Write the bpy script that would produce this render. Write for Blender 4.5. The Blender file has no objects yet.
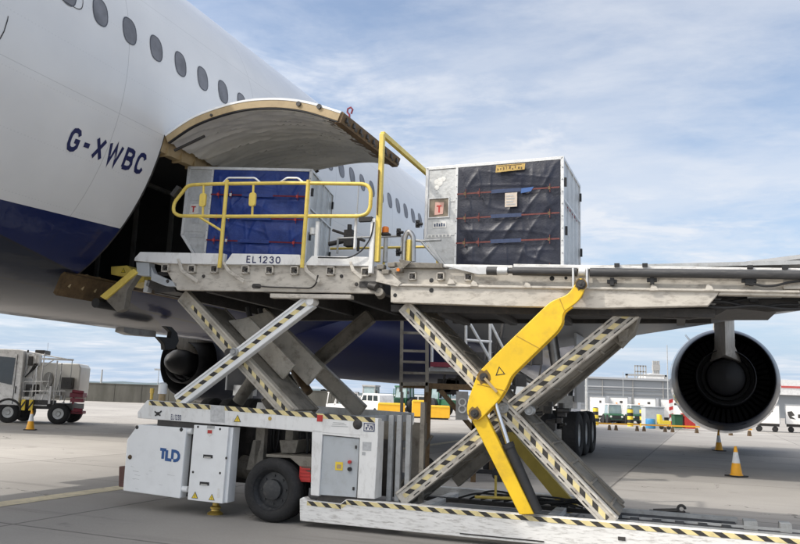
import bpy, bmesh, math, random
from mathutils import Vector, Matrix, noise
random.seed(7)
SC = bpy.context.scene
COL = SC.collection
PI = math.pi

# ------------------------------------------------------------------ materials
def newmat(name):
    m = bpy.data.materials.new(name); m.use_nodes = True
    nt = m.node_tree
    return m, nt, nt.nodes['Principled BSDF']

def paint(name, col, rough=.5, metal=0., var=.12, scale=3., dirt=.0, dirtcol=(.12, .10, .08), coat=0., bump=0., bscale=40., streak=False):
    """painted or metal surface: slow tone variation, blotches of dirt, streaks, fine bump"""
    m, nt, b = newmat(name)
    N, Lk = nt.nodes, nt.links
    b.inputs['Roughness'].default_value = rough
    b.inputs['Metallic'].default_value = metal
    if coat: b.inputs['Coat Weight'].default_value = coat; b.inputs['Coat Roughness'].default_value = .08
    tc = N.new('ShaderNodeTexCoord')
    n1 = N.new('ShaderNodeTexNoise'); n1.inputs['Scale'].default_value = scale; n1.inputs['Detail'].default_value = 6; n1.inputs['Roughness'].default_value = .6
    if streak:
        mp = N.new('ShaderNodeMapping'); mp.inputs['Scale'].default_value = (4, 4, .5) if streak is True else streak
        Lk.new(tc.outputs['Object'], mp.inputs['Vector']); src = mp.outputs['Vector']
    else: src = tc.outputs['Object']
    Lk.new(src, n1.inputs['Vector'])
    r1 = N.new('ShaderNodeMapRange'); r1.inputs['From Min'].default_value = .3; r1.inputs['From Max'].default_value = .7
    r1.inputs['To Min'].default_value = 1 - var; r1.inputs['To Max'].default_value = 1 + var * .5
    Lk.new(n1.outputs['Fac'], r1.inputs['Value'])
    mul = N.new('ShaderNodeVectorMath'); mul.operation = 'SCALE'; mul.inputs[0].default_value = col
    Lk.new(r1.outputs['Result'], mul.inputs['Scale'])
    out = mul.outputs['Vector']
    if dirt:
        n2 = N.new('ShaderNodeTexNoise'); n2.inputs['Scale'].default_value = scale * 2.3; n2.inputs['Detail'].default_value = 9; n2.inputs['Roughness'].default_value = .7
        Lk.new(src, n2.inputs['Vector'])
        r2 = N.new('ShaderNodeMapRange'); r2.inputs['From Min'].default_value = .5; r2.inputs['From Max'].default_value = .72
        r2.inputs['To Max'].default_value = dirt
        Lk.new(n2.outputs['Fac'], r2.inputs['Value'])
        mx = N.new('ShaderNodeMix'); mx.data_type = 'RGBA'
        Lk.new(r2.outputs['Result'], mx.inputs['Factor']); Lk.new(out, mx.inputs['A']); mx.inputs['B'].default_value = (*dirtcol, 1)
        out = mx.outputs['Result']
    Lk.new(out, b.inputs['Base Color'])
    if bump:
        n3 = N.new('ShaderNodeTexNoise'); n3.inputs['Scale'].default_value = bscale; n3.inputs['Detail'].default_value = 5
        Lk.new(tc.outputs['Object'], n3.inputs['Vector'])
        bp = N.new('ShaderNodeBump'); bp.inputs['Strength'].default_value = bump; bp.inputs['Distance'].default_value = .02
        Lk.new(n3.outputs['Fac'], bp.inputs['Height']); Lk.new(bp.outputs['Normal'], b.inputs['Normal'])
    return m

M = {}
M['white'] = paint('loader_white_paint', (.82, .82, .80), .42, var=.08, scale=1.6, dirt=.5, dirtcol=(.30, .27, .23), streak=(2, 2, 1))
M['white_clean'] = paint('panel_white_paint', (.86, .87, .865), .35, var=.05, scale=2., dirt=.12, dirtcol=(.35, .33, .3))
M['beam'] = paint('platform_beam_paint', (.60, .56, .49), .5, var=.18, scale=2.2, dirt=.8, dirtcol=(.17, .14, .11), streak=(1.2, 1.2, 3))
M['beam_white'] = paint('scuffed_white_paint', (.82, .81, .78), .5, var=.1, scale=2.5, dirt=.8, dirtcol=(.20, .17, .14), streak=(1, 1, 6))
M['grey_box'] = paint('cabinet_grey_paint', (.47, .50, .52), .45, var=.08, scale=2, dirt=.4, dirtcol=(.25, .24, .22))
M['arm_white'] = paint('arm_white_paint', (.60, .565, .50), .5, var=.2, scale=3, dirt=.85, dirtcol=(.14, .10, .07))
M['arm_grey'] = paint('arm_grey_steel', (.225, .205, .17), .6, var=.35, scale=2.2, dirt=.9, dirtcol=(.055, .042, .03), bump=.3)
M['arm_lightgrey'] = paint('bridge_arm_grey_paint', (.48, .44, .37), .55, var=.25, scale=3, dirt=.7, dirtcol=(.14, .11, .08), bump=.2)
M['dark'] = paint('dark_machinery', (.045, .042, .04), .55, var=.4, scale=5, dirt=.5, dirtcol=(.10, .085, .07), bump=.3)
M['black'] = paint('black_rubber', (.018, .018, .019), .6, var=.3, scale=6, dirt=.3, dirtcol=(.05, .048, .045))
M['tyre'] = paint('tyre_rubber', (.013, .013, .014), .75, var=.3, scale=7, dirt=.35, dirtcol=(.06, .055, .05), bump=.3, bscale=70)
M['rim'] = paint('dark_wheel_rim', (.035, .037, .040), .5, var=.25, scale=8, dirt=.5, dirtcol=(.12, .11, .1))
M['yellow'] = paint('yellow_paint', (.84, .54, .018), .40, var=.14, scale=2.0, dirt=.45, dirtcol=(.42, .25, .04), bump=.08, bscale=9)
M['rail_yellow'] = paint('rail_yellow_paint', (.82, .62, .13), .42, var=.12, scale=4, dirt=.4, dirtcol=(.40, .27, .09))
M['hz_yellow'] = paint('hazard_yellow', (.78, .66, .33), .5, var=.15, scale=5, dirt=.45, dirtcol=(.30, .25, .15))
M['hz_black'] = paint('hazard_black', (.035, .032, .03), .55, var=.3, scale=7, dirt=.3, dirtcol=(.18, .16, .12))
M['steel'] = paint('bare_steel', (.50, .50, .49), .38, .75, var=.15, scale=6, dirt=.4, dirtcol=(.2, .18, .16))
M['galv'] = paint('galvanised_steel', (.42, .43, .43), .5, .3, var=.2, scale=6, dirt=.5, dirtcol=(.2, .18, .15))
M['chrome'] = paint('chrome_rod', (.8, .8, .8), .12, 1., var=.03)
M['brass'] = paint('brass_foot', (.62, .43, .10), .4, .5, var=.25, scale=9, dirt=.4)
M['rust'] = paint('rusty_brown_metal', (.15, .095, .045), .6, .2, var=.4, scale=9, dirt=.6, dirtcol=(.05, .03, .02), bump=.3)
M['tan'] = paint('tan_primer', (.44, .33, .18), .5, var=.15, scale=4, dirt=.4, dirtcol=(.25, .16, .08))
M['liner'] = paint('door_liner', (.60, .59, .56), .6, var=.1, scale=1.4, dirt=.3, dirtcol=(.25, .24, .22))
M['bay'] = paint('shaded_bay_liner', (.045, .045, .047), .7, var=.3, scale=2)  # grey lining coloured near black: the unlit bay's shade is in the base colour
M['tube'] = paint('black_hydraulic_tube', (.05, .05, .052), .5, var=.35, scale=5, dirt=.5, dirtcol=(.13, .12, .11), streak=(.6, 4, 4))
M['blue'] = paint('logo_blue', (.01, .085, .28), .4, var=.03)
M['navy_text'] = paint('lettering_navy', (.012, .018, .09), .4, var=.05)
M['red'] = paint('red_paint', (.50, .035, .03), .45, var=.15, scale=6)
M['red_strap'] = paint('red_webbing', (.20, .02, .03), .8, var=.25, scale=20)
M['brown_strap'] = paint('faded_red_webbing', (.16, .045, .04), .8, var=.3, scale=20, dirt=.4)
M['blue_strap'] = paint('blue_webbing', (.045, .065, .13), .8, var=.25, scale=20)
M['orange'] = paint('orange_lens', (.85, .22, .02), .25, var=.05)
M['label_white'] = paint('paper_label', (.78, .77, .73), .6, var=.12, scale=25, dirt=.3, dirtcol=(.4, .38, .35))
M['label_amber'] = paint('amber_label', (.56, .38, .11), .6, var=.3, scale=20, dirt=.5)
M['label_yellow'] = paint('yellow_label', (.82, .60, .05), .5, var=.08)
M['foil'] = paint('silver_foil_label', (.50, .51, .52), .4, .4, var=.25, scale=18)
M['alu'] = paint('container_aluminium', (.57, .58, .575), .45, .25, var=.2, scale=3.2, dirt=.55, dirtcol=(.28, .27, .25), bump=.25, bscale=22)
M['alu_frame'] = paint('container_frame_aluminium', (.68, .685, .68), .38, .35, var=.12, scale=7, dirt=.4, dirtcol=(.3, .28, .25))
M['truck_white'] = paint('vehicle_white_paint', (.80, .79, .77), .45, var=.15, scale=2, dirt=.4, dirtcol=(.35, .31, .26))
M['truck_grey'] = paint('vehicle_grey_paint', (.38, .37, .35), .5, var=.2, scale=3, dirt=.5, dirtcol=(.16, .14, .12))
M['tank'] = paint('tank_cream_paint', (.80, .78, .72), .4, var=.08, scale=1.5, dirt=.15, dirtcol=(.4, .36, .28))
M['maroon'] = paint('maroon_paint', (.22, .025, .045), .5, var=.2, scale=5, dirt=.3)
M['plough'] = paint('plough_yellow', (.92, .50, .03), .45, var=.1)
M['truck_cab'] = paint('fuel_truck_grey_white', (.80, .79, .77), .5, var=.2, scale=3, dirt=.6, dirtcol=(.2, .18, .15))
M['green'] = paint('tractor_green', (.03, .12, .06), .45, var=.15, scale=4)
M['dgreen'] = paint('dark_green_plastic', (.02, .09, .04), .5)
M['bin_blue'] = paint('blue_plastic', (.05, .24, .46), .45, var=.1)
M['wheel_grey'] = paint('light_wheel_hub', (.45, .45, .44), .45, .3, var=.2, scale=9)
M['glass'] = paint('tinted_glass', (.03, .04, .045), .08, 0., var=.1, coat=.6)
M['glass_light'] = paint('cab_glass', (.26, .34, .35), .1, 0., var=.2, coat=.6)
M['cabin_pane'] = paint('cabin_window_pane', (.20, .20, .215), .45, 0., var=.45, scale=2.5)
M['cabin_rim'] = paint('cabin_window_rim', (.085, .088, .10), .4, .2)
M['core'] = paint('engine_core_metal', (.012, .012, .014), .6, .0, var=.2, scale=3)
M['duct'] = paint('fan_duct_dark', (.010, .010, .011), .6, .0, var=.2)
M['nozzle'] = paint('nozzle_metal', (.026, .03, .044), .34, .0, var=.25, scale=2.2)
M['nozzle'].node_tree.nodes['Principled BSDF'].inputs['Specular IOR Level'].default_value = .35
M['nacelle_navy'] = paint('nacelle_navy', (.012, .018, .05), .25, .1, var=.1, coat=.7)
M['pylon'] = paint('pylon_metal', (.50, .47, .42), .5, .1, var=.25, scale=2.5, dirt=.4, dirtcol=(.16, .12, .09), streak=(3, 3, .6))
M['wing'] = paint('wing_grey_paint', (.40, .41, .42), .4, var=.07, scale=1.2, dirt=.2, dirtcol=(.22, .22, .22))
M['cone_orange'] = paint('cone_orange', (.88, .42, .02), .5, var=.1, scale=8, dirt=.2, dirtcol=(.3, .18, .05))
M['cone_white'] = paint('cone_reflective', (.72, .74, .76), .5, var=.08, dirt=.2)
M['wall'] = paint('weathered_concrete', (.105, .10, .085), .9, var=.35, scale=.7, dirt=.7, dirtcol=(.07, .07, .05), streak=(1.2, 1.2, .3))
M['bldg'] = paint('grey_cladding', (.25, .265, .28), .6, var=.06, scale=.05)
M['bldg_light'] = paint('pale_cladding', (.42, .43, .44), .6, var=.06, scale=.05)
M['redline'] = paint('red_fascia', (.55, .10, .09), .5)
M['hill'] = paint('distant_wooded_ridge', (.10, .135, .15), 1., var=.3, scale=.01)
M['tree'] = paint('distant_foliage', (.045, .065, .04), 1., var=.4, scale=.3)
M['paintline'] = paint('faded_stand_paint', (.66, .58, .40), .8, var=.2, scale=3, dirt=.6, dirtcol=(.20, .19, .18))
M['navy_paint'] = paint('deep_navy', (.02, .03, .11), .4)

def curtain_mat(name, col):
    m = paint(name, col, .45, var=.3, scale=4, dirt=.45, dirtcol=(col[0] * 2 + .03, col[1] * 2 + .03, col[2] * 1.5 + .03), bump=.18, bscale=40)
    return m
M['curtain_navy'] = curtain_mat('navy_tarpaulin', (.012, .045, .26))
M['curtain_black'] = curtain_mat('charcoal_tarpaulin', (.009, .012, .028))

def fuselage_mat():
    m, nt, b = newmat('airliner_livery')
    N, Lk = nt.nodes, nt.links
    tc = N.new('ShaderNodeTexCoord'); sp = N.new('ShaderNodeSeparateXYZ'); Lk.new(tc.outputs['Object'], sp.inputs[0])
    def math_(op, a, bb):
        n = N.new('ShaderNodeMath'); n.operation = op
        for i, v in enumerate((a, bb)):
            if isinstance(v, (int, float)): n.inputs[i].default_value = v
            else: Lk.new(v, n.inputs[i])
        return n.outputs[0]
    y, z = sp.outputs['Y'], sp.outputs['Z']
    # navy below a line that rises slowly towards the nose
    line = math_('ADD', math_('MULTIPLY', y, .035), 3.693)
    fn = math_('LESS_THAN', z, line)
    # grey keel panel of the aft belly
    gl = math_('ADD', math_('MULTIPLY', y, -.14), 4.54)
    fg = math_('MULTIPLY', math_('LESS_THAN', z, gl), math_('LESS_THAN', y, 13.2))
    nz = N.new('ShaderNodeTexNoise'); nz.inputs['Scale'].default_value = 1.3; nz.inputs['Detail'].default_value = 5
    Lk.new(tc.outputs['Object'], nz.inputs['Vector'])
    mr = N.new('ShaderNodeMapRange'); mr.inputs['To Min'].default_value = .9; mr.inputs['To Max'].default_value = 1.08; Lk.new(nz.outputs['Fac'], mr.inputs['Value'])
    m1 = N.new('ShaderNodeMix'); m1.data_type = 'RGBA'; m1.inputs['A'].default_value = (.74, .74, .735, 1); m1.inputs['B'].default_value = (.007, .015, .080, 1); Lk.new(fn, m1.inputs['Factor'])
    m2 = N.new('ShaderNodeMix'); m2.data_type = 'RGBA'; Lk.new(m1.outputs['Result'], m2.inputs['A']); m2.inputs['B'].default_value = (.012, .018, .036, 1); Lk.new(fg, m2.inputs['Factor'])
    # thin panel seams: lengthwise on the belly, hoops along the barrel
    def seam(v, period, w, off=0.):
        a = math_('FRACT', math_('DIVIDE', math_('ADD', v, off), period), 0)
        return math_('LESS_THAN', a, w / period)
    s1 = seam(y, 3.2, .012, 1.9)
    l1 = math_('LESS_THAN', math_('ABSOLUTE', math_('SUBTRACT', z, gl), 0), .012)
    l2 = math_('LESS_THAN', math_('ABSOLUTE', math_('SUBTRACT', z, math_('ADD', math_('MULTIPLY', y, -.03), 3.363)), 0), .010)
    # faint lap joints with rivet dots, and hoop rivets
    lap = math_('MAXIMUM', math_('LESS_THAN', math_('ABSOLUTE', math_('SUBTRACT', z, 5.36), 0), .004), math_('LESS_THAN', math_('ABSOLUTE', math_('SUBTRACT', z, 7.25), 0), .004))
    riv = math_('MULTIPLY', math_('LESS_THAN', math_('FRACT', math_('DIVIDE', y, .05), 0), .35), math_('LESS_THAN', math_('ABSOLUTE', math_('SUBTRACT', math_('FRACT', math_('DIVIDE', z, .62), 0), .5), 0), .011))
    s1 = math_('MAXIMUM', math_('MULTIPLY', s1, 1.), math_('MAXIMUM', math_('MULTIPLY', lap, .9), math_('MULTIPLY', riv, .35)))
    sm = math_('MAXIMUM', math_('MULTIPLY', s1, .25), math_('MULTIPLY', math_('MAXIMUM', l1, l2), .8))
    m3 = N.new('ShaderNodeMix'); m3.data_type = 'RGBA'; Lk.new(m2.outputs['Result'], m3.inputs['A']); m3.inputs['B'].default_value = (.02, .02, .025, 1); Lk.new(sm, m3.inputs['Factor'])
    vm = N.new('ShaderNodeVectorMath'); vm.operation = 'SCALE'; Lk.new(m3.outputs['Result'], vm.inputs[0]); Lk.new(mr.outputs['Result'], vm.inputs['Scale'])
    Lk.new(vm.outputs[0], b.inputs['Base Color'])
    b.inputs['Roughness'].default_value = .32
    b.inputs['Specular IOR Level'].default_value = .28
    b.inputs['Coat Weight'].default_value = .33; b.inputs['Coat Roughness'].default_value = .035
    bn = N.new('ShaderNodeTexNoise'); bn.inputs['Scale'].default_value = 1.7; bn.inputs['Distortion'].default_value = .8; Lk.new(tc.outputs['Object'], bn.inputs['Vector'])
    bp = N.new('ShaderNodeBump'); bp.inputs['Strength'].default_value = .22; bp.inputs['Distance'].default_value = .05
    Lk.new(bn.outputs['Fac'], bp.inputs['Height']); Lk.new(bp.outputs['Normal'], b.inputs['Coat Normal'])
    return m
M['livery'] = fuselage_mat()

def apron_mat():
    m, nt, b = newmat('apron_concrete')
    N, Lk = nt.nodes, nt.links
    tc = N.new('ShaderNodeTexCoord')
    mp = N.new('ShaderNodeMapping'); mp.vector_type = 'POINT'; mp.inputs['Rotation'].default_value = (0, 0, math.radians(22))
    Lk.new(tc.outputs['Object'], mp.inputs['Vector'])          # x = away from the fuselage, y = along it
    sp = N.new('ShaderNodeSeparateXYZ'); Lk.new(mp.outputs['Vector'], sp.inputs[0])
    def mth(op, a, bb=0.):
        n = N.new('ShaderNodeMath'); n.operation = op
        for i, v in enumerate((a, bb)):
            if isinstance(v, (int, float)): n.inputs[i].default_value = v
            else: Lk.new(v, n.inputs[i])
        return n.outputs[0]
    def joint(v, period, off, w):
        a = mth('FRACT', mth('DIVIDE', mth('ADD', v, off), period))
        return mth('LESS_THAN', a, w / period)
    j = mth('MAXIMUM', joint(sp.outputs['X'], 6., 1.9, .045), joint(sp.outputs['Y'], 6., -1.2, .045))
    # slab-to-slab tone
    cx = mth('FLOOR', mth('DIVIDE', mth('ADD', sp.outputs['X'], 1.9), 6.)); cy = mth('FLOOR', mth('DIVIDE', mth('ADD', sp.outputs['Y'], -1.2), 6.))
    cb = N.new('ShaderNodeCombineXYZ'); Lk.new(cx, cb.inputs[0]); Lk.new(cy, cb.inputs[1])
    wn = N.new('ShaderNodeTexWhiteNoise'); wn.noise_dimensions = '2D'; Lk.new(cb.outputs[0], wn.inputs['Vector'])
    def noise_(s, d, r, vec=None):
        n = N.new('ShaderNodeTexNoise'); n.inputs['Scale'].default_value = s; n.inputs['Detail'].default_value = d; n.inputs['Roughness'].default_value = r
        Lk.new(vec or mp.outputs['Vector'], n.inputs['Vector']); return n.outputs['Fac']
    def mr(v, a, bb, c, d):
        n = N.new('ShaderNodeMapRange'); Lk.new(v, n.inputs['Value'])
        for k, q in zip(('From Min', 'From Max', 'To Min', 'To Max'), (a, bb, c, d)): n.inputs[k].default_value = q
        return n.outputs['Result']
    fac = mth('MULTIPLY', mr(wn.outputs['Value'], 0, 1, .90, 1.06), mr(noise_(.25, 5, .6), .3, .7, .84, 1.1))
    fac = mth('MULTIPLY', fac, mr(noise_(30, 4, .7), .3, .7, .93, 1.06))
    # tyre and oil marks: long streaks across the stand
    m2 = N.new('ShaderNodeMapping'); m2.inputs['Scale'].default_value = (.12, 1.6, 1); m2.inputs['Rotation'].default_value = (0, 0, .25); Lk.new(mp.outputs['Vector'], m2.inputs['Vector'])
    fac = mth('MULTIPLY', fac, mr(noise_(1., 6, .65, m2.outputs['Vector']), .55, .75, 1., .68))
    fac = mth('MULTIPLY', fac, mr(noise_(.9, 8, .7), .62, .74, 1., .6))
    vo = N.new('ShaderNodeTexVoronoi'); vo.feature = 'DISTANCE_TO_EDGE'; vo.inputs['Scale'].default_value = .33
    wv = N.new('ShaderNodeTexNoise'); wv.inputs['Scale'].default_value = 1.4; wv.inputs['Detail'].default_value = 6; Lk.new(mp.outputs['Vector'], wv.inputs['Vector'])
    va = N.new('ShaderNodeVectorMath'); va.operation = 'MULTIPLY_ADD'; Lk.new(wv.outputs['Color'], va.inputs[0]); va.inputs[1].default_value = (1.3, 1.3, 0); Lk.new(mp.outputs['Vector'], va.inputs[2]); Lk.new(va.outputs[0], vo.inputs['Vector'])
    crack = mth('MULTIPLY', mth('LESS_THAN', vo.outputs['Distance'], .0035), mth('GREATER_THAN', noise_(.21, 3, .5), .53))
    fac = mth('MULTIPLY', fac, mr(crack, 0, 1, 1, .45))
    spots = N.new('ShaderNodeTexVoronoi'); spots.inputs['Scale'].default_value = .55; Lk.new(mp.outputs['Vector'], spots.inputs['Vector'])
    fac = mth('MULTIPLY', fac, mr(mth('ADD', spots.outputs['Distance'], mth('MULTIPLY', noise_(6, 4, .6), .12)), .09, .17, .62, 1.))
    fac = mth('MULTIPLY', fac, mr(j, 0, 1, 1, .52))
    vm = N.new('ShaderNodeVectorMath'); vm.operation = 'SCALE'; vm.inputs[0].default_value = (.342, .322, .296); Lk.new(fac, vm.inputs['Scale'])
    Lk.new(vm.outputs[0], b.inputs['Base Color'])
    b.inputs['Roughness'].default_value = .85
    bp = N.new('ShaderNodeBump'); bp.inputs['Strength'].default_value = .25; bp.inputs['Distance'].default_value = .01
    Lk.new(noise_(45, 6, .7), bp.inputs['Height']); Lk.new(bp.outputs['Normal'], b.inputs['Normal'])
    return m
M['apron'] = apron_mat()

# ------------------------------------------------------------------ mesh helpers
class MB:
    def __init__(s): s.v = []; s.f = []; s.m = []; s.smooth = []
    def add(s, vs, fs, mi=0, sm=False):
        o = len(s.v); s.v += [tuple(p) for p in vs]
        for f in fs: s.f.append([i + o for i in f]); s.m.append(mi); s.smooth.append(sm)
        return s
    def box(s, x0, x1, y0, y1, z0, z1, mi=0):
        x0, x1 = sorted((x0, x1)); y0, y1 = sorted((y0, y1)); z0, z1 = sorted((z0, z1))
        vs = [(x, y, z) for z in (z0, z1) for y in (y0, y1) for x in (x0, x1)]
        return s.add(vs, [(0, 2, 3, 1), (4, 5, 7, 6), (0, 1, 5, 4), (2, 6, 7, 3), (0, 4, 6, 2), (1, 3, 7, 5)], mi)
    def prism(s, poly, y0, y1, mi=0, ax='y'):
        """polygon in (x,z) swept along y (ax='y'), in (y,z) along x (ax='x'), in (x,y) along z (ax='z')"""
        y0, y1 = sorted((y0, y1)); n = len(poly)
        A = sum(poly[i][0] * poly[(i + 1) % n][1] - poly[(i + 1) % n][0] * poly[i][1] for i in range(n))
        if A < 0: poly = poly[::-1]
        def P(p, t): return (p[0], t, p[1]) if ax == 'y' else ((t, p[0], p[1]) if ax == 'x' else (p[0], p[1], t))
        vs = [P(p, y0) for p in poly] + [P(p, y1) for p in poly]
        fs = [tuple(range(n)), tuple(range(2 * n - 1, n - 1, -1))] + [(i, i + n, (i + 1) % n + n, (i + 1) % n) for i in range(n)]
        if ax != 'y': fs = [f[::-1] for f in fs]
        return s.add(vs, fs, mi)
    def tube(s, pts, r, n=10, mi=0, caps=True, closed=False):
        pts = [Vector(p) for p in pts]; rs = r if isinstance(r, (list, tuple)) else [r] * len(pts)
        vs = []; k = len(pts); prev = None
        for i, p in enumerate(pts):
            if closed: t = pts[(i + 1) % k] - pts[i - 1]
            else: t = pts[min(i + 1, k - 1)] - pts[max(i - 1, 0)]
            t.normalize()
            if prev is None:
                a = t.orthogonal().normalized()
            else:
                a = prev - t * prev.dot(t)
                a = a.normalized() if a.length > 1e-6 else t.orthogonal().normalized()
            prev = a; b_ = t.cross(a)
            vs += [tuple(p + (a * math.cos(2 * PI * j / n) + b_ * math.sin(2 * PI * j / n)) * rs[i]) for j in range(n)]
        fs = [(i * n + j, i * n + (j + 1) % n, ((i + 1) % k) * n + (j + 1) % n, ((i + 1) % k) * n + j) for i in range(k if closed else k - 1) for j in range(n)]
        s.add(vs, fs, mi, True)
        if caps and not closed:
            o = len(s.v) - len(vs)
            s.f.append([o + j for j in range(n)][::-1]); s.m.append(mi); s.smooth.append(False)
            s.f.append([o + (k - 1) * n + j for j in range(n)]); s.m.append(mi); s.smooth.append(False)
        return s
    def rod(s, a, b_, r, n=12, mi=0): return s.tube([a, b_], r, n, mi)
    def bar(s, a, b_, w, h, mi=0):
        """rectangular bar from a to b, w sideways, h in the upright sense"""
        a, b_ = Vector(a), Vector(b_); t = (b_ - a).normalized()
        up = Vector((0, 0, 1)) if abs(t.z) < .95 else Vector((0, 1, 0))
        sd = t.cross(up).normalized(); u = sd.cross(t).normalized()
        vs = [tuple(p + sd * (w / 2 * i) + u * (h / 2 * j)) for p in (a, b_) for (i, j) in ((-1, -1), (1, -1), (1, 1), (-1, 1))]
        return s.add(vs, [(0, 1, 2, 3)[::-1], (4, 5, 6, 7), (0, 1, 5, 4), (1, 2, 6, 5), (2, 3, 7, 6), (3, 0, 4, 7)], mi)
    def lathe(s, prof, c=(0, 0, 0), axis='z', n=32, mi=0, a0=0., a1=2 * PI):
        """prof = [(radius, height along the axis)]"""
        full = abs(a1 - a0 - 2 * PI) < 1e-6; m = n if full else n + 1
        vs = []
        for r, h in prof:
            for j in range(m):
                a = a0 + (a1 - a0) * j / n; x, y = r * math.cos(a), r * math.sin(a)
                if axis == 'z': p = (x, y, h)
                elif axis == 'y': p = (x, h, y)
                else: p = (h, x, y)
                vs.append((p[0] + c[0], p[1] + c[1], p[2] + c[2]))
        fs = []
        for i in range(len(prof) - 1):
            for j in range(n):
                q = (i * m + j, i * m + (j + 1) % m, (i + 1) * m + (j + 1) % m, (i + 1) * m + j)
                fs.append(q if axis != 'y' else q[::-1])
        return s.add(vs, fs, mi, True)
    def build(s, name, mats, parent=None, bevel=0., label=None, sharp=40, recalc=False):
        me = bpy.data.meshes.new(name); me.from_pydata(s.v, [], s.f); me.validate()
        if not isinstance(mats, (list, tuple)): mats = [mats]
        for m in mats: me.materials.append(M[m] if isinstance(m, str) else m)
        if len(me.polygons) == len(s.m):
            me.polygons.foreach_set('material_index', s.m)
            me.polygons.foreach_set('use_smooth', s.smooth)
        if recalc:
            bm = bmesh.new(); bm.from_mesh(me); bmesh.ops.remove_doubles(bm, verts=bm.verts, dist=1e-5); bmesh.ops.recalc_face_normals(bm, faces=bm.faces); bm.to_mesh(me); bm.free()
        me.set_sharp_from_angle(angle=math.radians(sharp))
        o = bpy.data.objects.new(name, me); COL.objects.link(o)
        if parent: o.parent = parent
        if bevel:
            b = o.modifiers.new('edge', 'BEVEL'); b.width = bevel; b.segments = 2; b.limit_method = 'ANGLE'; b.angle_limit = math.radians(50)
        if label: o['label'] = label
        return o

def build_each(s, name, mats, parent=None, bevel=0., gap=.004, recalc=False):
    """split a builder into its separate pieces (touching pieces stay together) and link each as an object"""
    n = len(s.v); par = list(range(n))
    def find(a):
        while par[a] != a: par[a] = par[par[a]]; a = par[a]
        return a
    for f in s.f:
        for i in f[1:]: par[find(i)] = find(f[0])
    comps = {}
    for i in range(n): comps.setdefault(find(i), []).append(i)
    boxes = [[min(s.v[i][k] for i in c) - gap for k in range(3)] + [max(s.v[i][k] for i in c) + gap for k in range(3)] for c in comps.values()]
    keys = list(comps); grp = list(range(len(keys)))
    def gf(a):
        while grp[a] != a: a = grp[a]
        return a
    for a in range(len(keys)):
        for b_ in range(a):
            A, B = boxes[a], boxes[b_]
            if all(A[k] <= B[k + 3] and B[k] <= A[k + 3] for k in range(3)): grp[gf(a)] = gf(b_)
    out = {}
    of = {k: gf(i) for i, k in enumerate(keys)}
    for fi, f in enumerate(s.f): out.setdefault(of[find(f[0])], []).append(fi)
    res = []
    for g, fl in out.items():
        mb = MB(); mp = {}
        for fi in fl:
            for i in s.f[fi]:
                if i not in mp: mp[i] = len(mb.v); mb.v.append(s.v[i])
            mb.f.append([mp[i] for i in s.f[fi]]); mb.m.append(s.m[fi]); mb.smooth.append(s.smooth[fi])
        res.append(mb.build(name, mats, parent, bevel=bevel, recalc=recalc))
    return res
MB.build_each = build_each

def empty(name, loc=(0, 0, 0), rz=0., label=None, cat=None, group=None):
    o = bpy.data.objects.new(name, None); COL.objects.link(o); o.location = loc; o.rotation_euler = (0, 0, rz); o.empty_display_size = .3
    return tag(o, label, cat, group)
def tag(o, label=None, cat=None, group=None, kind=None):
    if label: o['label'] = label
    if cat: o['category'] = cat
    if group: o['group'] = group
    if kind: o['kind'] = kind
    return o
def copy_tree(o, parent=None):
    c = o.copy(); COL.objects.link(c); c.parent = parent
    for ch in list(o.children): copy_tree(ch, c)
    return c
def arc(c, r, a0, a1, n=8):
    return [(c[0] + r * math.cos(math.radians(a0 + (a1 - a0) * i / n)), c[1] + r * math.sin(math.radians(a0 + (a1 - a0) * i / n))) for i in range(n + 1)]
def roundpoly(pts, r, n=4):
    """closed polyline with rounded corners"""
    out = []; k = len(pts)
    for i in range(k):
        p, a, b_ = Vector(pts[i]), Vector(pts[i - 1]), Vector(pts[(i + 1) % k])
        d1, d2 = (a - p), (b_ - p); q = min(r, d1.length * .45, d2.length * .45)
        s_, e_ = p + d1.normalized() * q, p + d2.normalized() * q
        for j in range(n + 1):
            t = j / n; out.append(tuple(s_ * (1 - t) ** 2 + p * 2 * t * (1 - t) + e_ * t * t))
    return out
def roundpath(pts, r, n=5):
    out = [tuple(pts[0])]
    for i in range(1, len(pts) - 1):
        p, a, b_ = Vector(pts[i]), Vector(pts[i - 1]), Vector(pts[i + 1])
        d1, d2 = (a - p), (b_ - p); q = min(r, d1.length * .45, d2.length * .45)
        s_, e_ = p + d1.normalized() * q, p + d2.normalized() * q
        for j in range(n + 1):
            t = j / n; out.append(tuple(s_ * (1 - t) ** 2 + p * 2 * t * (1 - t) + e_ * t * t))
    out.append(tuple(pts[-1])); return out
def text_verts(body, size, shear=0., bold=0.):
    cu = bpy.data.curves.new('lettering', 'FONT'); cu.body = body; cu.size = size; cu.shear = shear; cu.offset = bold; cu.resolution_u = 3
    ob = bpy.data.objects.new('lettering', cu); COL.objects.link(ob)
    dg = bpy.context.evaluated_depsgraph_get(); dg.update()
    me = bpy.data.meshes.new_from_object(ob.evaluated_get(dg))
    vs = [tuple(v.co) for v in me.vertices]; fs = [tuple(p.vertices) for p in me.polygons]
    bpy.data.objects.remove(ob); bpy.data.curves.remove(cu); bpy.data.meshes.remove(me)
    return vs, fs
def lettering(name, body, mat, parent, width, height, f, shear=0., bold=0.):
    """letters stretched to width x height, then placed by f(x, y) -> 3D point"""
    vs, fs = text_verts(body, 1., shear, bold)
    x0 = min(v[0] for v in vs); x1 = max(v[0] for v in vs); y0 = min(v[1] for v in vs); y1 = max(v[1] for v in vs)
    vs = [f((v[0] - x0) / (x1 - x0) * width, (v[1] - y0) / (y1 - y0) * height) for v in vs]
    mb = MB(); mb.add(vs, fs); return mb.build(name, mat, parent)
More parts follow.
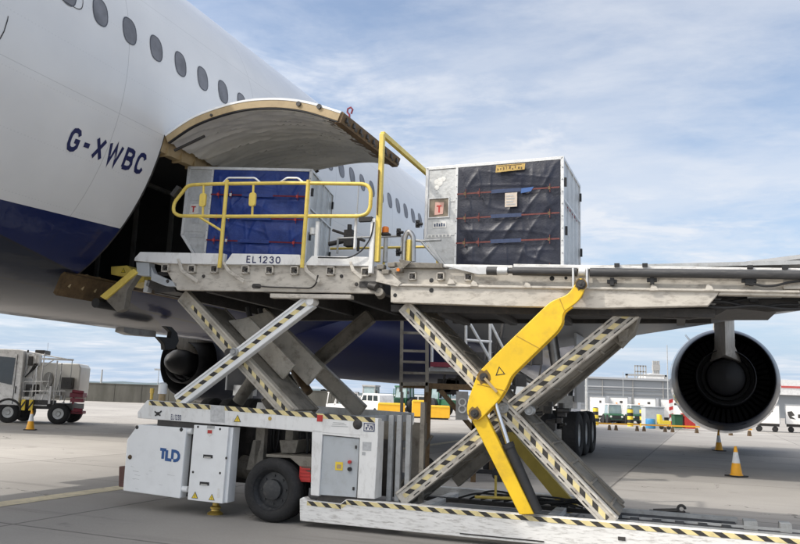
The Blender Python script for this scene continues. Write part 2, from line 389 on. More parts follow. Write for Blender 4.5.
GL = {
 'C': (.6, [[(.58, .76), (.48, .95), (.3, 1), (.12, .95), (.02, .75), (0, .5), (.02, .25), (.12, .05), (.3, 0), (.48, .05), (.58, .24)]]),
 'G': (.62, [[(.58, .76), (.48, .95), (.3, 1), (.12, .95), (.02, .75), (0, .5), (.02, .25), (.12, .05), (.3, 0), (.48, .05), (.6, .2), (.6, .46), (.34, .46)]]),
 '-': (.42, [[(.0, .45), (.4, .45)]]),
 'X': (.62, [[(0, 0), (.6, 1)], [(0, 1), (.6, 0)]]),
 'W': (.98, [[(0, 1), (.24, 0), (.48, .95), (.72, 0), (.96, 1)]]),
 'B': (.6, [[(.0, 0), (0, 1), (.34, 1), (.52, .93), (.56, .77), (.5, .6), (.34, .53), (.1, .53)], [(.34, .53), (.54, .45), (.6, .27), (.53, .07), (.34, 0), (.0, 0)]]),
 'E': (.52, [[(.5, 1), (0, 1), (0, 0), (.52, 0)], [(0, .52), (.45, .52)]]),
 'L': (.5, [[(0, 1), (0, 0), (.5, 0)]]),
 '1': (.3, [[(.02, .74), (.26, 1), (.26, 0)]]),
 '2': (.56, [[(.02, .75), (.1, .93), (.28, 1), (.46, .94), (.54, .76), (.46, .55), (.0, .0), (.56, .0)]]),
 '3': (.56, [[(.02, .78), (.1, .94), (.28, 1), (.46, .93), (.52, .76), (.44, .58), (.22, .53)], [(.3, .53), (.48, .45), (.56, .27), (.48, .07), (.28, 0), (.1, .06), (0, .24)]]),
 '0': (.58, [[(.28, 1), (.1, .93), (0, .68), (0, .32), (.1, .07), (.28, 0), (.46, .07), (.56, .32), (.56, .68), (.46, .93), (.28, 1)]]),
 'T': (.6, [[(0, 1), (.6, 1)], [(.3, 1), (.3, 0)]]),
 'D': (.62, [[(0, .12), (0, 1), (.28, 1), (.5, .9), (.62, .65), (.62, .35), (.5, .1), (.28, 0), (.12, 0)]]),
}
def ribbon(P, t):
    """mitred stroke outline: list of (left, right) pairs"""
    P = [Vector(p) for p in P]; closed = (P[0] - P[-1]).length < 1e-6; out = []; k = len(P)
    for i, p in enumerate(P):
        a = P[i - 1] if i > 0 else (P[-2] if closed else None); b_ = P[i + 1] if i < k - 1 else (P[1] if closed else None)
        d1 = (p - a).normalized() if a is not None else None; d2 = (b_ - p).normalized() if b_ is not None else None
        d1 = d1 or d2; d2 = d2 or d1
        n1, n2 = Vector((-d1.y, d1.x)), Vector((-d2.y, d2.x)); m_ = (n1 + n2)
        m_ = m_.normalized() if m_.length > 1e-4 else n1; c = max(.42, m_.dot(n1)); out.append((p + m_ * t / 2 / c, p - m_ * t / 2 / c))
    return out
def strokes(name, body, mat, parent, width, height, f, t=.17, gap=.22, shear=0.):
    x = 0; quads = []; s_i = 0
    for ch in body:
        w_, st = GL[ch]
        for P in st:
            P = [(x + t / 2 + px * 1.0, t / 2 + py * (1 - t)) for px, py in P]
            quads.append((s_i, ribbon(P, t))); s_i += 1
        x += w_ + t + gap * .6
    tot = x - gap * .6; mb = MB()
    for k, rb in quads:
        vs = []
        for l, r_ in rb:
            for q_ in (l, r_):
                p3 = Vector(f(q_.x / tot * width + shear * q_.y * height, q_.y * height, (k % 3) * .0004)); vs.append(tuple(p3))
        mb.add(vs, [(2 * i, 2 * i + 1, 2 * i + 3, 2 * i + 2) for i in range(len(rb) - 1)])
    return mb.build(name, mat, parent)
def hazard(mb, a, b_, w, y, pitch=.16, slant=.5, frac=.45, edge=0.):
    """yellow and black slanted stripes on a strip from a to b in the (x,z) plane at depth y; material 0 yellow, 1 black"""
    a, b_ = Vector(a), Vector(b_); t = b_ - a; L = t.length; t.normalize(); nrm = Vector((-t.y, t.x))
    def P(s, k): q = a + t * s + nrm * (w / 2 * k); return (q.x, y, q.y)
    xs = []; s = -abs(slant) * w - pitch
    while s < L + abs(slant) * w + pitch: xs += [(s, 0), (s + pitch * (1 - frac), 1)]; s += pitch
    cl = lambda q: max(0, min(L, q))
    for i, (s0, mi) in enumerate(xs[:-1]):
        s1 = xs[i + 1][0]; k = slant * w / 2
        e = 1.
        A0, A1, B0, B1 = cl(s0 - k), cl(s1 - k), cl(s0 + k), cl(s1 + k)
        if A1 - A0 < 1e-4 and B1 - B0 < 1e-4: continue
        vs = [P(A0, -e), P(A1, -e), P(B1, e), P(B0, e)]
        mb.add(vs, [(0, 1, 2, 3)], mi)

# ------------------------------------------------------------------ the setting
gb = MB(); gb.add([(-2500, -600, 0), (2500, -600, 0), (2500, 2600, 0), (-2500, 2600, 0)], [(0, 1, 2, 3)])
tag(gb.build('apron_ground', 'apron'), kind='structure')
AXR = math.radians(-22)
pl = MB()
ca, sa = math.cos(AXR), math.sin(AXR)
def AW(x, y): return (-9.7 * .92718 + x * ca - y * sa, -9.7 * -.37461 + x * sa + y * ca)
q = [AW(.22, -30), AW(.60, -30), AW(.60, 60), AW(.22, 60)]
pl.add([(x, y, .004) for x, y in q], [(0, 1, 2, 3)])
tag(pl.build('stand_centreline', 'paintline'), kind='structure')
# far painted road lines and kerb strip
pl = MB(); pl.add([(18, 52, .004), (70, 52, .004), (70, 52.25, .004), (18, 52.25, .004)], [(0, 1, 2, 3)])
pl.add([(-5, 40, .004), (8, 40, .004), (8, 40.2, .004), (-5, 40.2, .004)], [(0, 1, 2, 3)])
tag(pl.build('service_road_markings', 'label_white'), kind='structure')
# distant ridge
def ridge(name, x0, x1, y, h, mat, seed, dx=25, rough=.02):
    mb = MB(); n = int((x1 - x0) / dx); vs = []
    for i in range(n + 1):
        x = x0 + (x1 - x0) * i / n
        hh = h * (.72 + .38 * noise.noise((x * .0022 + seed, seed, 0)) + .14 * noise.noise((x * rough, seed, 3)))
        vs += [(x, y, -1), (x, y + 40, hh * .8), (x, y + 120, hh), (x, y + 400, -1)]
    fs = [(i * 4 + k, (i + 1) * 4 + k, (i + 1) * 4 + k + 1, i * 4 + k + 1) for i in range(n) for k in range(3)]
    mb.add(vs, fs, 0, True); return tag(mb.build(name, mat), kind='structure')
ridge('distant_hills', -2300, -150, 1500, 17, 'hill', 3.1)
ridge('distant_hills', -400, 2300, 1700, 9, 'hill', 8.1)

# ------------------------------------------------------------------ the airliner (x outboard to starboard, y towards the nose)
RZ = math.radians(-22)
AIR = empty('airliner', (-9.717, 3.926, 0), RZ, 'white and navy twin-engine airliner parked with its cargo door open above the loader', 'airliner')
R0, ZC = 3.24, 6.04
def fus(y):
    """radius and centre height of the barrel at station y"""
    if y < 3:
        t = min(1, (3 - y) / 24); return R0 * (1 - .9 * t ** 1.35), ZC + 1.5 * t ** 1.35
    if y > 46:
        t = min(1, (y - 46) / 8); return R0 * math.sqrt(max(.0004, 1 - t ** 2.2)), ZC - .9 * t ** 1.6
    return R0, ZC
PH0, PH1 = -57., -11.7
phis = sorted(set([PH0, PH1] + [round(-180 + 3.75 * i, 3) for i in range(96)]))
phis = [p for p in phis if not any(0 < abs(p - q) < 1.2 for q in (PH0, PH1))]
OY0, OY1 = 8.64, 11.45
ys = sorted(set([-21, -20, -18, -15, -12, -9, -6, -3, -1, 0, 1, 2, 3, 4, 5, 6, 7, 8, OY0, OY1, 11.5, 13, 16, 20, 24, 28, 32, 36, 40, 44, 46, 48, 50, 51.5, 52.6, 53.4, 53.9, 54]))
mb = MB(); vs = []; n = len(phis)
for y in ys:
    r, zc = fus(y)
    for p in phis: a = math.radians(p); vs.append((r * math.cos(a), y, zc + r * math.sin(a)))
fs = []
for i in range(len(ys) - 1):
    for j in range(n):
        if ys[i] == OY0 and PH0 <= phis[j] < PH1: continue
        fs.append((i * n + j, (i + 1) * n + j, (i + 1) * n + (j + 1) % n, i * n + (j + 1) % n))
fs.append(tuple(range(n)))
mb.add(vs, fs, 0, True)
FUS = mb.build('fuselage', 'livery', AIR)

def onfus(y, z, off=.0):
    s_ = (z - ZC) / R0; return (math.sqrt(max(0, 1 - s_ * s_)) * (R0 + off), y, ZC + (z - ZC) * (R0 + off) / R0)
# cargo bay behind the opening
def rad(p, r): a = math.radians(p); return (r * math.cos(a), ZC + r * math.sin(a))
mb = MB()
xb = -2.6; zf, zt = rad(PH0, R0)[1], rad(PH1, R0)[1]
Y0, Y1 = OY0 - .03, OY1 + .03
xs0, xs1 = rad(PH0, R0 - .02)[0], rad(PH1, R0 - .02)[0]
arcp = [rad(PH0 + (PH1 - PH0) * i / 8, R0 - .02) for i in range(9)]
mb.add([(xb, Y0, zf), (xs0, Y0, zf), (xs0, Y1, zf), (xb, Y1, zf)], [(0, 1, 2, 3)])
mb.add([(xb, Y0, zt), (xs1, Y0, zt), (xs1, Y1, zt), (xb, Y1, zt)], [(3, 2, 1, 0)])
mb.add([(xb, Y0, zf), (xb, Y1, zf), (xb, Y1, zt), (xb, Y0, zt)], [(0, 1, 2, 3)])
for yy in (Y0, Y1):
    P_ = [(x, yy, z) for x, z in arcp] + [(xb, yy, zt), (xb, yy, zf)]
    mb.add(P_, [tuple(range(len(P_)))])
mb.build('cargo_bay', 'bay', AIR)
mb = MB()
for k in range(5):
    mb.box(xb + .3 + k * .85, xb + .38 + k * .85, Y1 - .06, Y1 - .01, zf, zt); mb.box(xb + .3 + k * .85, xb + .38 + k * .85, Y0 + .02, Y1 - .02, zt - .07, zt - .01)
mb.box(xb + .1, xs0 - .1, Y0 + .3, Y0 + .36, zf + .005, zf + .05); mb.box(xb + .1, xs0 - .1, Y1 - .9, Y1 - .84, zf + .005, zf + .05)
mb.build('bay_frame', paint('bay_frame_paint', (.22, .22, .21), .6, var=.3), AIR)
# door surround: shallow frame strips just inside the skin
mb = MB()
for k in range(8):
    for yy in (OY0, OY1 - .05):
        p0, p1 = PH0 + (PH1 - PH0) * k / 8, PH0 + (PH1 - PH0) * (k + 1) / 8
        a, b_, c, d = rad(p0, R0 - .015), rad(p1, R0 - .015), rad(p1, R0 - .12), rad(p0, R0 - .12)
        mb.prism([a, b_, c, d], yy, yy + .05)
mb.build_each('door_jamb', 'dark', AIR)
mb = MB(); a, b_ = rad(PH1 - .3, R0 - .01), rad(PH1 - 4.5, R0 - .01)
mb.prism([a, b_, (b_[0] - .12, b_[1]), (a[0] - .12, a[1])], OY0 + .03, OY1 - .03)
for k in range(6): mb.box(a[0] - .2, a[0] - .02, OY0 + .15 + k * .32, OY0 + .19 + k * .32, b_[1] - .03, a[1] - .06)
mb.build('hinge_beam', 'tan', AIR)
# sill with roller cut-outs
mb = MB(); sx, sz = rad(PH0, R0)
mb.box(sx - .55, sx + .02, OY0 - .02, OY1 + .02, sz - .05, sz + .03)
mb.prism([(sx - .02, sz + .035), (sx + .05, sz - .02), (sx - .10, sz - .34), (sx - .16, sz - .30)], OY0 - .25, OY0 + 1.0)
SILL = mb.build('cargo_sill', 'rust', AIR)
mb = MB()
for k in range(4):
    y = OY0 - .12 + k * .26
    mb.tube([(sx - .03, y - .09, sz - .12), (sx - .03, y - .02, sz - .07), (sx - .03, y + .06, sz - .12), (sx - .03, y + .02, sz - .2)], .022, 6)
    mb.rod((sx - .18, y, sz + .05), (sx - .5, y, sz + .05), .03, 8)
mb.build_each('sill_roller', 'tan', SILL)
# open cargo door
dp = [(3.175, 5.38), (3.68, 5.62), (4.36, 5.75), (4.95, 5.74), (5.51, 5.63), (6.06, 5.42)]
def cr(P, n=5):
    out = []
    for i in range(len(P) - 1):
        p0 = Vector(P[max(i - 1, 0)]); p1 = Vector(P[i]); p2 = Vector(P[i + 1]); p3 = Vector(P[min(i + 2, len(P) - 1)])
        for j in range(n):
            t = j / n; out.append(tuple(.5 * ((2 * p1) + (-p0 + p2) * t + (2 * p0 - 5 * p1 + 4 * p2 - p3) * t * t + (-p0 + 3 * p1 - 3 * p2 + p3) * t ** 3)))
    out.append(tuple(P[-1])); return out
dpo = cr(dp, 10)
def offs(P, d):
    out = []
    for i, p in enumerate(P):
        t = Vector(P[min(i + 1, len(P) - 1)]) - Vector(P[max(i - 1, 0)]); t.normalize(); out.append((p[0] + t.y * d, p[1] - t.x * d))
    return out
def dend(x):
    """forward end of the door panel: it tapers towards its free edge"""
    t = min(1, max(0, (x - 4.4) / 1.66)); return OY1 + .05 - .80 * t ** 1.5
def band(mb, P, d0, d1, y0, y1, mi=0, fw0=None, fw1=None):
    A, B = offs(P, d0), offs(P, d1); k = len(P)
    vs = [(x, (y0 if fw0 is None else dend(x) + fw0) if e_ == 0 else (y1 if fw1 is None else dend(x) + fw1), z) for e_ in (0, 1) for Q_ in (A, B) for (x, z) in Q_]
    fs = []
    for i in range(k - 1):
        fs += [(i, i + 1, k + i + 1, k + i)[::-1], (2 * k + i, 2 * k + i + 1, 3 * k + i + 1, 3 * k + i), (i, i + 1, 2 * k + i + 1, 2 * k + i), (k + i, k + i + 1, 3 * k + i + 1, 3 * k + i)[::-1]]
    fs += [(0, k, 3 * k, 2 * k)[::-1], (k - 1, 2 * k - 1, 4 * k - 1, 3 * k - 1)]
    mb.add(vs, fs, mi, False)
mb = MB(); band(mb, dpo, 0, .03, OY0, 0, fw1=0)
DOOR = mb.build('cargo_door', M['white_clean'], AIR, sharp=50, recalc=True)
mb = MB(); band(mb, dpo, .032, .135, OY0 + .005, OY0 + .055)
mb.build('door_rim', 'tan', DOOR, recalc=True)
mb = MB(); band(mb, dpo, .032, .135, 0, 0, fw0=-.06, fw1=-.005); mb.build('door_rim', 'liner', DOOR, recalc=True)
mb = MB(); band(mb, dpo, .137, .152, OY0 + .01, OY0 + .052)
mb.build('rim_seal', 'black', DOOR, recalc=True)
# liner with shallow creases radiating from the hinge
A_ = offs(dpo, .12); mb = MB(); vs = []; ny = 110
for i, p in enumerate(A_[:-4]):
    for j in range(ny + 1):
        y = OY0 + .056 + (dend(p[0]) - .02 - OY0 - .056) * j / ny
        w = -.030 * max(0, .16 - abs(noise.noise((i * .05, j * .16 - i * .10, 4)))) / .16 + .014 * noise.noise((i * .16, j * .3, 2))
        vs.append((p[0], y, p[1] + w))
fs = [(i * (ny + 1) + j, (i + 1) * (ny + 1) + j, (i + 1) * (ny + 1) + j + 1, i * (ny + 1) + j + 1) for i in range(len(A_) - 5) for j in range(ny)]
mb.add(vs, fs, 0, True); mb.build('door_liner', 'liner', DOOR, recalc=True)
# outboard edge: dark latch beam with fittings
mb = MB(); e = Vector(dpo[-1]); e0 = dpo[-8]
band(mb, dpo[-8:], .034, .13, OY0 + .06, 0, fw1=-.01)
mb.prism([(e.x + .01, e.y + .005), (e.x + .035, e.y - .02), (e.x - .01, e.y - .15), (e.x - .10, e.y - .15)], OY0 + .02, OY1 - .74)
LB = mb.build('latch_beam', 'rust', DOOR, recalc=True)
mb = MB()
for k in range(9):
    y = OY0 + .12 + k * .225
    mb.box(e.x - .06, e.x + .036, y, y + .05, e.y - .115, e.y - .05)
    mb.rod((e.x - .02, y + .08, e.y - .10), (e.x - .02, y + .16, e.y - .10), .035, 8)
mb.build_each('latch', 'dark', LB, bevel=.006)
mb = MB(); mb.rod((dp[4][0] - .1, OY0 + .006, dp[4][1] - .035), (dp[4][0] - .1, OY0 - .02, dp[4][1] - .035), .035, 12)
mb.rod((dp[4][0] + .22, OY0 + .006, dp[4][1] - .11), (dp[4][0] + .22, OY0 - .02, dp[4][1] - .11), .035, 12)
mb.rod((dp[1][0] + .30, OY0 + .006, dp[1][1] - .03), (dp[1][0] + .30, OY0 - .015, dp[1][1] - .03), .02, 12)
mb.build_each('latch_pin', 'dark', DOOR)
mb = MB(); mb.tube([(5.99, 9.05, 5.45), (5.985, 9.05, 5.53), (5.95, 9.05, 5.57), (5.955, 9.05, 5.62), (6.0, 9.05, 5.635), (6.03, 9.05, 5.60), (6.01, 9.05, 5.54)], .014, 8)
mb.build('pull_loop', 'maroon', DOOR)
# door actuator rods
mb = MB(); mb.rod((3.25, OY0 + .16, 5.18), (3.75, OY0 + .18, 5.36), .022, 8); mb.rod((2.9, OY1 - .12, 4.95), (4.3, OY1 - .12, 5.53), .022, 8)
mb.build_each('actuator_rod', 'dark', DOOR)

# cabin windows
WZ, WY0, WP = 6.56, 7.16, .556
def oval(w, h, n=20, pw=2.5):
    out = []
    for i in range(n):
        a = 2 * PI * i / n; c, s_ = math.cos(a), math.sin(a)
        out.append((w / 2 * math.copysign(abs(c) ** (2 / pw), c), h / 2 * math.copysign(abs(s_) ** (2 / pw), s_)))
    return out
for side in (1, -1):
    for k in range(-6, 66):
        y = WY0 + WP * k
        if y > 45: continue
        mb = MB(); o_, i_ = oval(.280, .400), oval(.252, .372); n = len(o_)
        P_ = [onfus(y + a, WZ + b_, .004) for a, b_ in o_] + [onfus(y + a, WZ + b_, .006) for a, b_ in i_] + [onfus(y + a, WZ + b_, .001) for a, b_ in i_]
        P_ = [(side * p[0], p[1], p[2]) for p in P_]
        fs = [(i, (i + 1) % n, n + (i + 1) % n, n + i) for i in range(n)] + [(n + i, n + (i + 1) % n, 2 * n + (i + 1) % n, 2 * n + i) for i in range(n)]
        mb.add(P_, fs, 0); w = mb.build('cabin_window', 'cabin_rim', AIR)
        mb = MB(); P_ = [onfus(y + a * q_, WZ + b_ * q_, .003) for q_ in (1, .66, .33) for a, b_ in i_] + [onfus(y, WZ, .003)]
        mb.add([(side * p[0], p[1], p[2]) for p in P_], [(q_ * n + i, q_ * n + (i + 1) % n, (q_ + 1) * n + (i + 1) % n, (q_ + 1) * n + i) for q_ in (0, 1) for i in range(n)] + [(2 * n + i, 2 * n + (i + 1) % n, 3 * n) for i in range(n)], 0, True); mb.build('pane', 'cabin_pane', w)
# small access hatch outline and a door seam aft
mb = MB(); o_ = oval(.62, .8, 24, 6); i_ = oval(.60, .78, 24, 6); n = 24; yc, zc = 6.55, 6.78
P_ = [onfus(yc + a, zc + b_, .003) for a, b_ in o_] + [onfus(yc + a, zc + b_, .003) for a, b_ in i_]
mb.add(P_, [(i, (i + 1) % n, n + (i + 1) % n, n + i) for i in range(n)]); mb.build('access_hatch_outline', 'dark', AIR)
mb = MB(); o_ = oval(1.1, 1.95, 28, 6); i_ = oval(1.075, 1.925, 28, 6); n = 28; yc, zc = 5.25, 6.35
P_ = [onfus(yc + a, zc + b_, .003) for a, b_ in o_] + [onfus(yc + a, zc + b_, .003) for a, b_ in i_]
mb.add(P_, [(i, (i + 1) % n, n + (i + 1) % n, n + i) for i in range(n)]); mb.build('cabin_door_outline', 'dark', AIR)
# registration letters wrapped on the skin
strokes('registration_letters', 'G-XWBC', 'navy_text', AIR, 1.40, .30, lambda x, y, d: onfus(7.06 + x, 4.66 + x * .045 + y, .004 + d), t=.20, gap=.36, shear=-.04)
# belly fairing
mb = MB(); vs = []; n = 28
for y, w, h, zc in ((15.6, 1.2, .4, 3.35), (17.2, 2.1, .75, 3.42), (19.2, 2.85, 1.05, 3.46), (22.5, 3.3, 1.32, 3.5), (31, 3.35, 1.35, 3.5), (35, 2.6, 1.0, 3.45), (38, 1.2, .4, 3.3)):
    for j in range(n): a = 2 * PI * j / n; c, s_ = math.cos(a), math.sin(a); vs.append((w * math.copysign(abs(c) ** .8, c), y, zc + h * math.copysign(abs(s_) ** .8, s_)))
mb.add(vs, [(i * n + j, (i + 1) * n + j, (i + 1) * n + (j + 1) % n, i * n + (j + 1) % n) for i in range(6) for j in range(n)] + [tuple(range(n))], 0, True)
mb.build('belly_fairing', 'navy_text', AIR)
# wings
def wing(sg):
    secs = [(1.5, 18.2, 36.0, 3.95, 1.7, .1), (3.2, 18.2, 34.5, 4.1, 1.6, .1), (10.5, 18.4, 30.3, 4.80, .9, .02), (14.5, 17.0, 26.4, 5.0, .6, 0), (24, 12.2, 18.6, 5.7, .4, 0), (33, 7.6, 11.2, 6.6, .18, 0), (34.5, 5.8, 7.6, 7.5, .08, 0)]
    prof = [(0, .06), (.12, .28), (.3, .5), (.55, .62), (.8, .5), (.94, .28), (1, 0), (.94, -.2), (.8, -.36), (.55, -.4), (.3, -.3), (.12, -.12), (0, -.06)]
    mb = MB(); vs = []; n = len(prof)
    for x, t, l, z, th, tw in secs:
        for u, h in prof: vs.append((sg * x, t + (l - t) * u, z + h * th + tw * (u - .5)))
    mb.add(vs, [(i * n + j, (i + 1) * n + j, (i + 1) * n + (j + 1) % n, i * n + (j + 1) % n) for i in range(len(secs) - 1) for j in range(n)], 0, True)
    w = mb.build('wing', 'wing', AIR, recalc=True)
    for x in (6.6, 12.6, 18.5):
        t = 18.6 if x < 13 else 15.0; zz = 4.4 + (x - 6.6) * .04
        mb = MB(); mb.lathe([(.0, -1.2), (.10, -.9), (.21, 0), (.26, 1.4), (.22, 2.6), (.0, 4.0)], (sg * x, t, zz), 'y', 14)
        mb.build('flap_track_fairing', 'wing', w)
wing(1); wing(-1)
# engines: each nacelle with duct, vanes, core nozzle, plug and pylon
def engine(sg):
    cx, cz, y0 = (11.15, 2.76, 30.0) if sg > 0 else (-12.3, 2.92, 30.0)
    mb = MB()
    mb.lathe([(1.62, 0.), (1.64, -.01), (1.66, .02), (1.79, .9), (1.93, 2.0)], (cx, y0, cz), 'y', 64, 0)
    mb.lathe([(1.93, 2.0), (2.05, 3.2), (2.10, 4.2), (2.04, 5.3), (1.90, 6.0)], (cx, y0, cz), 'y', 64, 1)
    mb.lathe([(1.90, 6.0), (1.78, 6.3), (1.62, 6.35), (1.54, 6.2), (1.6, 5.4)], (cx, y0, cz), 'y', 64, 0)
    nac = mb.build('engine_nacelle', ['nozzle', 'nacelle_navy'], AIR)
    mb = MB(); mb.lathe([(1.62, 0), (1.65, .8), (1.66, 2.4), (1.66, 5.4)], (cx, y0, cz), 'y', 48); mb.lathe([(1.66, 3.0), (.0, 3.0)], (cx, y0, cz), 'y', 48)
    mb.build('fan_duct', 'duct', nac)
    mb = MB()
    for k in range(44):
        a = 2 * PI * k / 44; ca_, sa_ = math.cos(a), math.sin(a); tx, tz = -sa_, ca_
        P_ = []
        for r in (1.05, 1.64):
            for (yy, s_) in ((2.0, .055), (2.35, -.02)): P_.append((cx + r * ca_ + tx * s_, y0 + yy, cz + r * sa_ + tz * s_))
        mb.add(P_, [(0, 1, 3, 2)])
    mb.build_each('guide_vane', 'duct', nac, gap=-.01)
    mb = MB(); mb.lathe([(1.12, 2.9), (1.10, 1.6), (1.04, .4), (.98, -.5), (.965, -.52), (.95, -.5), (.97, .3)], (cx, y0, cz), 'y', 48)
    core = mb.build('core_nozzle', 'core', nac)
    mb = MB(); mb.lathe([(.84, .35), (.83, -.25), (.815, -.27), (.80, -.2), (.82, .4)], (cx, y0, cz), 'y', 48); mb.build('nozzle_ring', 'core', core)
    mb = MB(); mb.lathe([(.64, .4), (.62, -.5), (.54, -.95), (.38, -1.3), (.18, -1.5), (.05, -1.58), (0, -1.59)] if sg < 0 else [(.66, .4), (.64, -.30), (.62, -.34), (.45, -.42), (.25, -.50), (.08, -.56), (0, -.57)], (cx, y0, cz), 'y', 40); mb.build('exhaust_plug', 'core', core)
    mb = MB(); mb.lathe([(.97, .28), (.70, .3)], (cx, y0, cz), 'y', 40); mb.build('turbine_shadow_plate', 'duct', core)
    # pylon: ridge facing aft, flared skirt over the core
    zt, zm, zb = 5.0, 3.85, 3.48
    mb = MB(); W = .33
    P_ = [(cx - W, 29.5, zt), (cx, 28.6, zt), (cx + W, 29.5, zt), (cx + W, 34.5, zt), (cx - W, 34.5, zt),
          (cx - W, 29.6, zm), (cx, 28.8, zm), (cx + W, 29.6, zm), (cx + W, 34.5, zm), (cx - W, 34.5, zm),
          (cx - .52, 29.8, zb - .16), (cx, 29.1, zb + .04), (cx + .52, 29.8, zb - .16), (cx + .5, 33.0, zb - .2), (cx - .5, 33.0, zb - .2)]
    fs = [tuple(range(5))[::-1], (10, 11, 12, 13, 14)]
    for k in (0, 5):
        for j in range(5): fs.append((k + j, k + (j + 1) % 5, k + 5 + (j + 1) % 5, k + 5 + j))
    mb.add(P_, fs); mb.build('engine_pylon', 'pylon', nac, recalc=True)
    # nacelle strake and drain mast
    mb = MB(); a = math.radians(128)
    p = Vector((cx + 2.0 * math.cos(a), 33.0, cz + 2.0 * math.sin(a))); d = Vector((math.cos(a), 0, math.sin(a)))
    mb.add([tuple(p), tuple(p + Vector((0, 1.5, 0))), tuple(p + Vector((0, .9, 0)) + d * .32), tuple(p + Vector((0, .1, 0)) + d * .3)], [(0, 1, 2, 3)])
    mb.add([tuple(v + Vector((.03, 0, .03))) for v in (p, p + Vector((0, 1.5, 0)), p + Vector((0, .9, 0)) + d * .32, p + Vector((0, .1, 0)) + d * .3)], [(3, 2, 1, 0)])
    mb.build('nacelle_strake', 'nacelle_navy', nac)
    # lower access flap outline on the nozzle
    mb = MB(); pts = []
    for t in range(13):
        a = math.radians(-112 + 44 * t / 12); pts.append((cx + 1.70 * math.cos(a), y0 + .25 + .38 * math.sin(PI * t / 12) ** .5, cz + (1.60 + .12) * math.sin(a) * 1.0))
    mb.tube(pts, .02, 6); mb.build('cowl_lip', 'nozzle', nac)
engine(1); engine(-1)
# tail surfaces
mb = MB(); mb.prism([(-4, 8.2), (-14, 8.3), (-19.5, 17.5), (-16, 17.5)], -.15, .15, ax='x'); mb.build('tail_fin', 'navy_paint', AIR)
for sg in (1, -1):
    mb = MB(); mb.prism([(sg * .8, -11), (sg * .8, -17.5), (sg * 10, -19.5), (sg * 10, -17)], 7.5, 7.75, ax='z'); mb.build('tailplane', 'wing', AIR)
# landing gear
for sg in (1, -1):
    gx = sg * 6.22
    mb = MB(); mb.rod((gx - sg * .6, 25.6, 4.4), (gx, 25.7, .75), .19, 14); mb.bar((gx, 23.9, .72), (gx, 27.4, .72), .24, .28)
    mb.rod((gx - sg * 2.6, 25.6, 3.2), (gx, 25.7, 1.6), .09); mb.rod((gx, 27.6, 3.6), (gx, 25.8, 1.3), .08)
    mb.box(gx - .25, gx + .25, 25.2, 26.1, 1.5, 1.9)
    g = mb.build('main_landing_gear', 'steel', AIR)
    mb = MB(); mb.box(gx + sg * .35, gx + sg * .42, 24.9, 26.6, 1.7, 3.9); mb.build('gear_door', 'wing', g)
    for yy in (24.15, 25.65, 27.15):
        for dx in (-.42, .42):
            mb = MB(); x = gx + dx
            mb.lathe([(.36, -.2), (.5, -.235), (.62, -.23), (.69, -.17), (.71, 0), (.69, .17), (.62, .23), (.5, .235), (.36, .2)], (x, yy, .71), 'x', 36)
            mb.lathe([(.36, -.18), (.2, -.1), (.12, -.16), (0, -.17)], (x, yy, .71), 'x', 24, 1); mb.lathe([(0, .17), (.12, .16), (.2, .1), (.36, .18)], (x, yy, .71), 'x', 24, 1)
            mb.build('wheel', ['tyre', 'wheel_grey'], g, recalc=True)
mb = MB(); mb.rod((0, 47.5, 3.4), (0, 47.5, .6), .14); g = mb.build('nose_landing_gear', 'steel', AIR)
for dx in (-.28, .28):
    mb = MB(); mb.lathe([(0, -.15), (.3, -.16), (.48, -.16), (.55, 0), (.48, .16), (.3, .16), (0, .15)], (dx, 47.5, .55), 'x', 28); mb.build('wheel', 'tyre', g)
# belly antenna and drain mast
mb = MB(); mb.prism([(11.633, 2.848), (11.837, 2.849), (12.014, 2.750), (12.079, 2.601), (11.979, 2.440), (11.691, 2.401), (11.662, 2.512), (11.461, 2.636), (11.819, 2.647), (11.835, 2.753)], .95, 1.05, ax='x'); mb.build('drain_mast', 'black', AIR, bevel=.01)
mb = MB(); mb.prism([(10.834, 2.753), (11.697, 2.760), (11.711, 2.646), (11.057, 2.628), (10.820, 2.662)], .6, .8, ax='x'); mb.build('belly_vent', 'truck_grey', AIR, bevel=.01)
# ------------------------------------------------------------------ the container loader (x along its length, y away from the camera)
LD = empty('container_loader', (-1.613, 10.361, 0), math.radians(-20), 'white scissor-lift cargo loader with yellow link arm and raised platforms beside the aircraft', 'cargo loader')
def poly(mb, pts, y0, y1, mi=0): mb.prism([tuple(p) for p in pts], y0, y1, mi)

# ---- front chassis frame
TL, TR = (-2.073, 1.518), (1.460, 1.407)
BL, BR = (-2.184, 1.260), (1.470, 1.176)
mb = MB()
poly(mb, [(-2.073, 1.518), (1.488, 1.408), (1.497, 1.178), (0.393, 1.200), (-2.210, 1.259), (-2.220, 1.343)], 0, .14)
for v0 in (3.06,):
    poly(mb, [(-2.05, 1.50), (.9, 1.43), (.9, 1.2), (-2.1, 1.28)], v0, v0 + .14)
for u in (-1.95, -.75, .35): mb.box(u, u + .12, .14, 3.06, 1.24, 1.38)
CH = mb.build('chassis_frame', 'white', LD, bevel=.008)
mb = MB(); hazard(mb, (-2.033, 1.480), (-1.003, 1.455), .062, -.003, .19, -1.4); hazard(mb, (-0.779, 1.452), (1.449, 1.385), .062, -.003, .19, -1.4)
mb.build_each('hazard_tape', ['hz_yellow', 'hz_black'], CH, gap=.01)
mb = MB(); poly(mb, [(-1.004, 1.483), (-0.779, 1.476), (-0.761, 1.259), (-0.985, 1.263)], -.006, -.002); mb.build('silver_sticker', 'foil', CH)
a, b_ = (-1.639, 1.275), (-1.490, 1.358)
strokes('number_lettering', 'EL1230', 'navy_text', CH, b_[0] - a[0] + .02, .075, lambda x, y, d: (a[0] + x, -.004 - d, a[1] - .012 - x * .03 + y), t=.17, gap=.35)
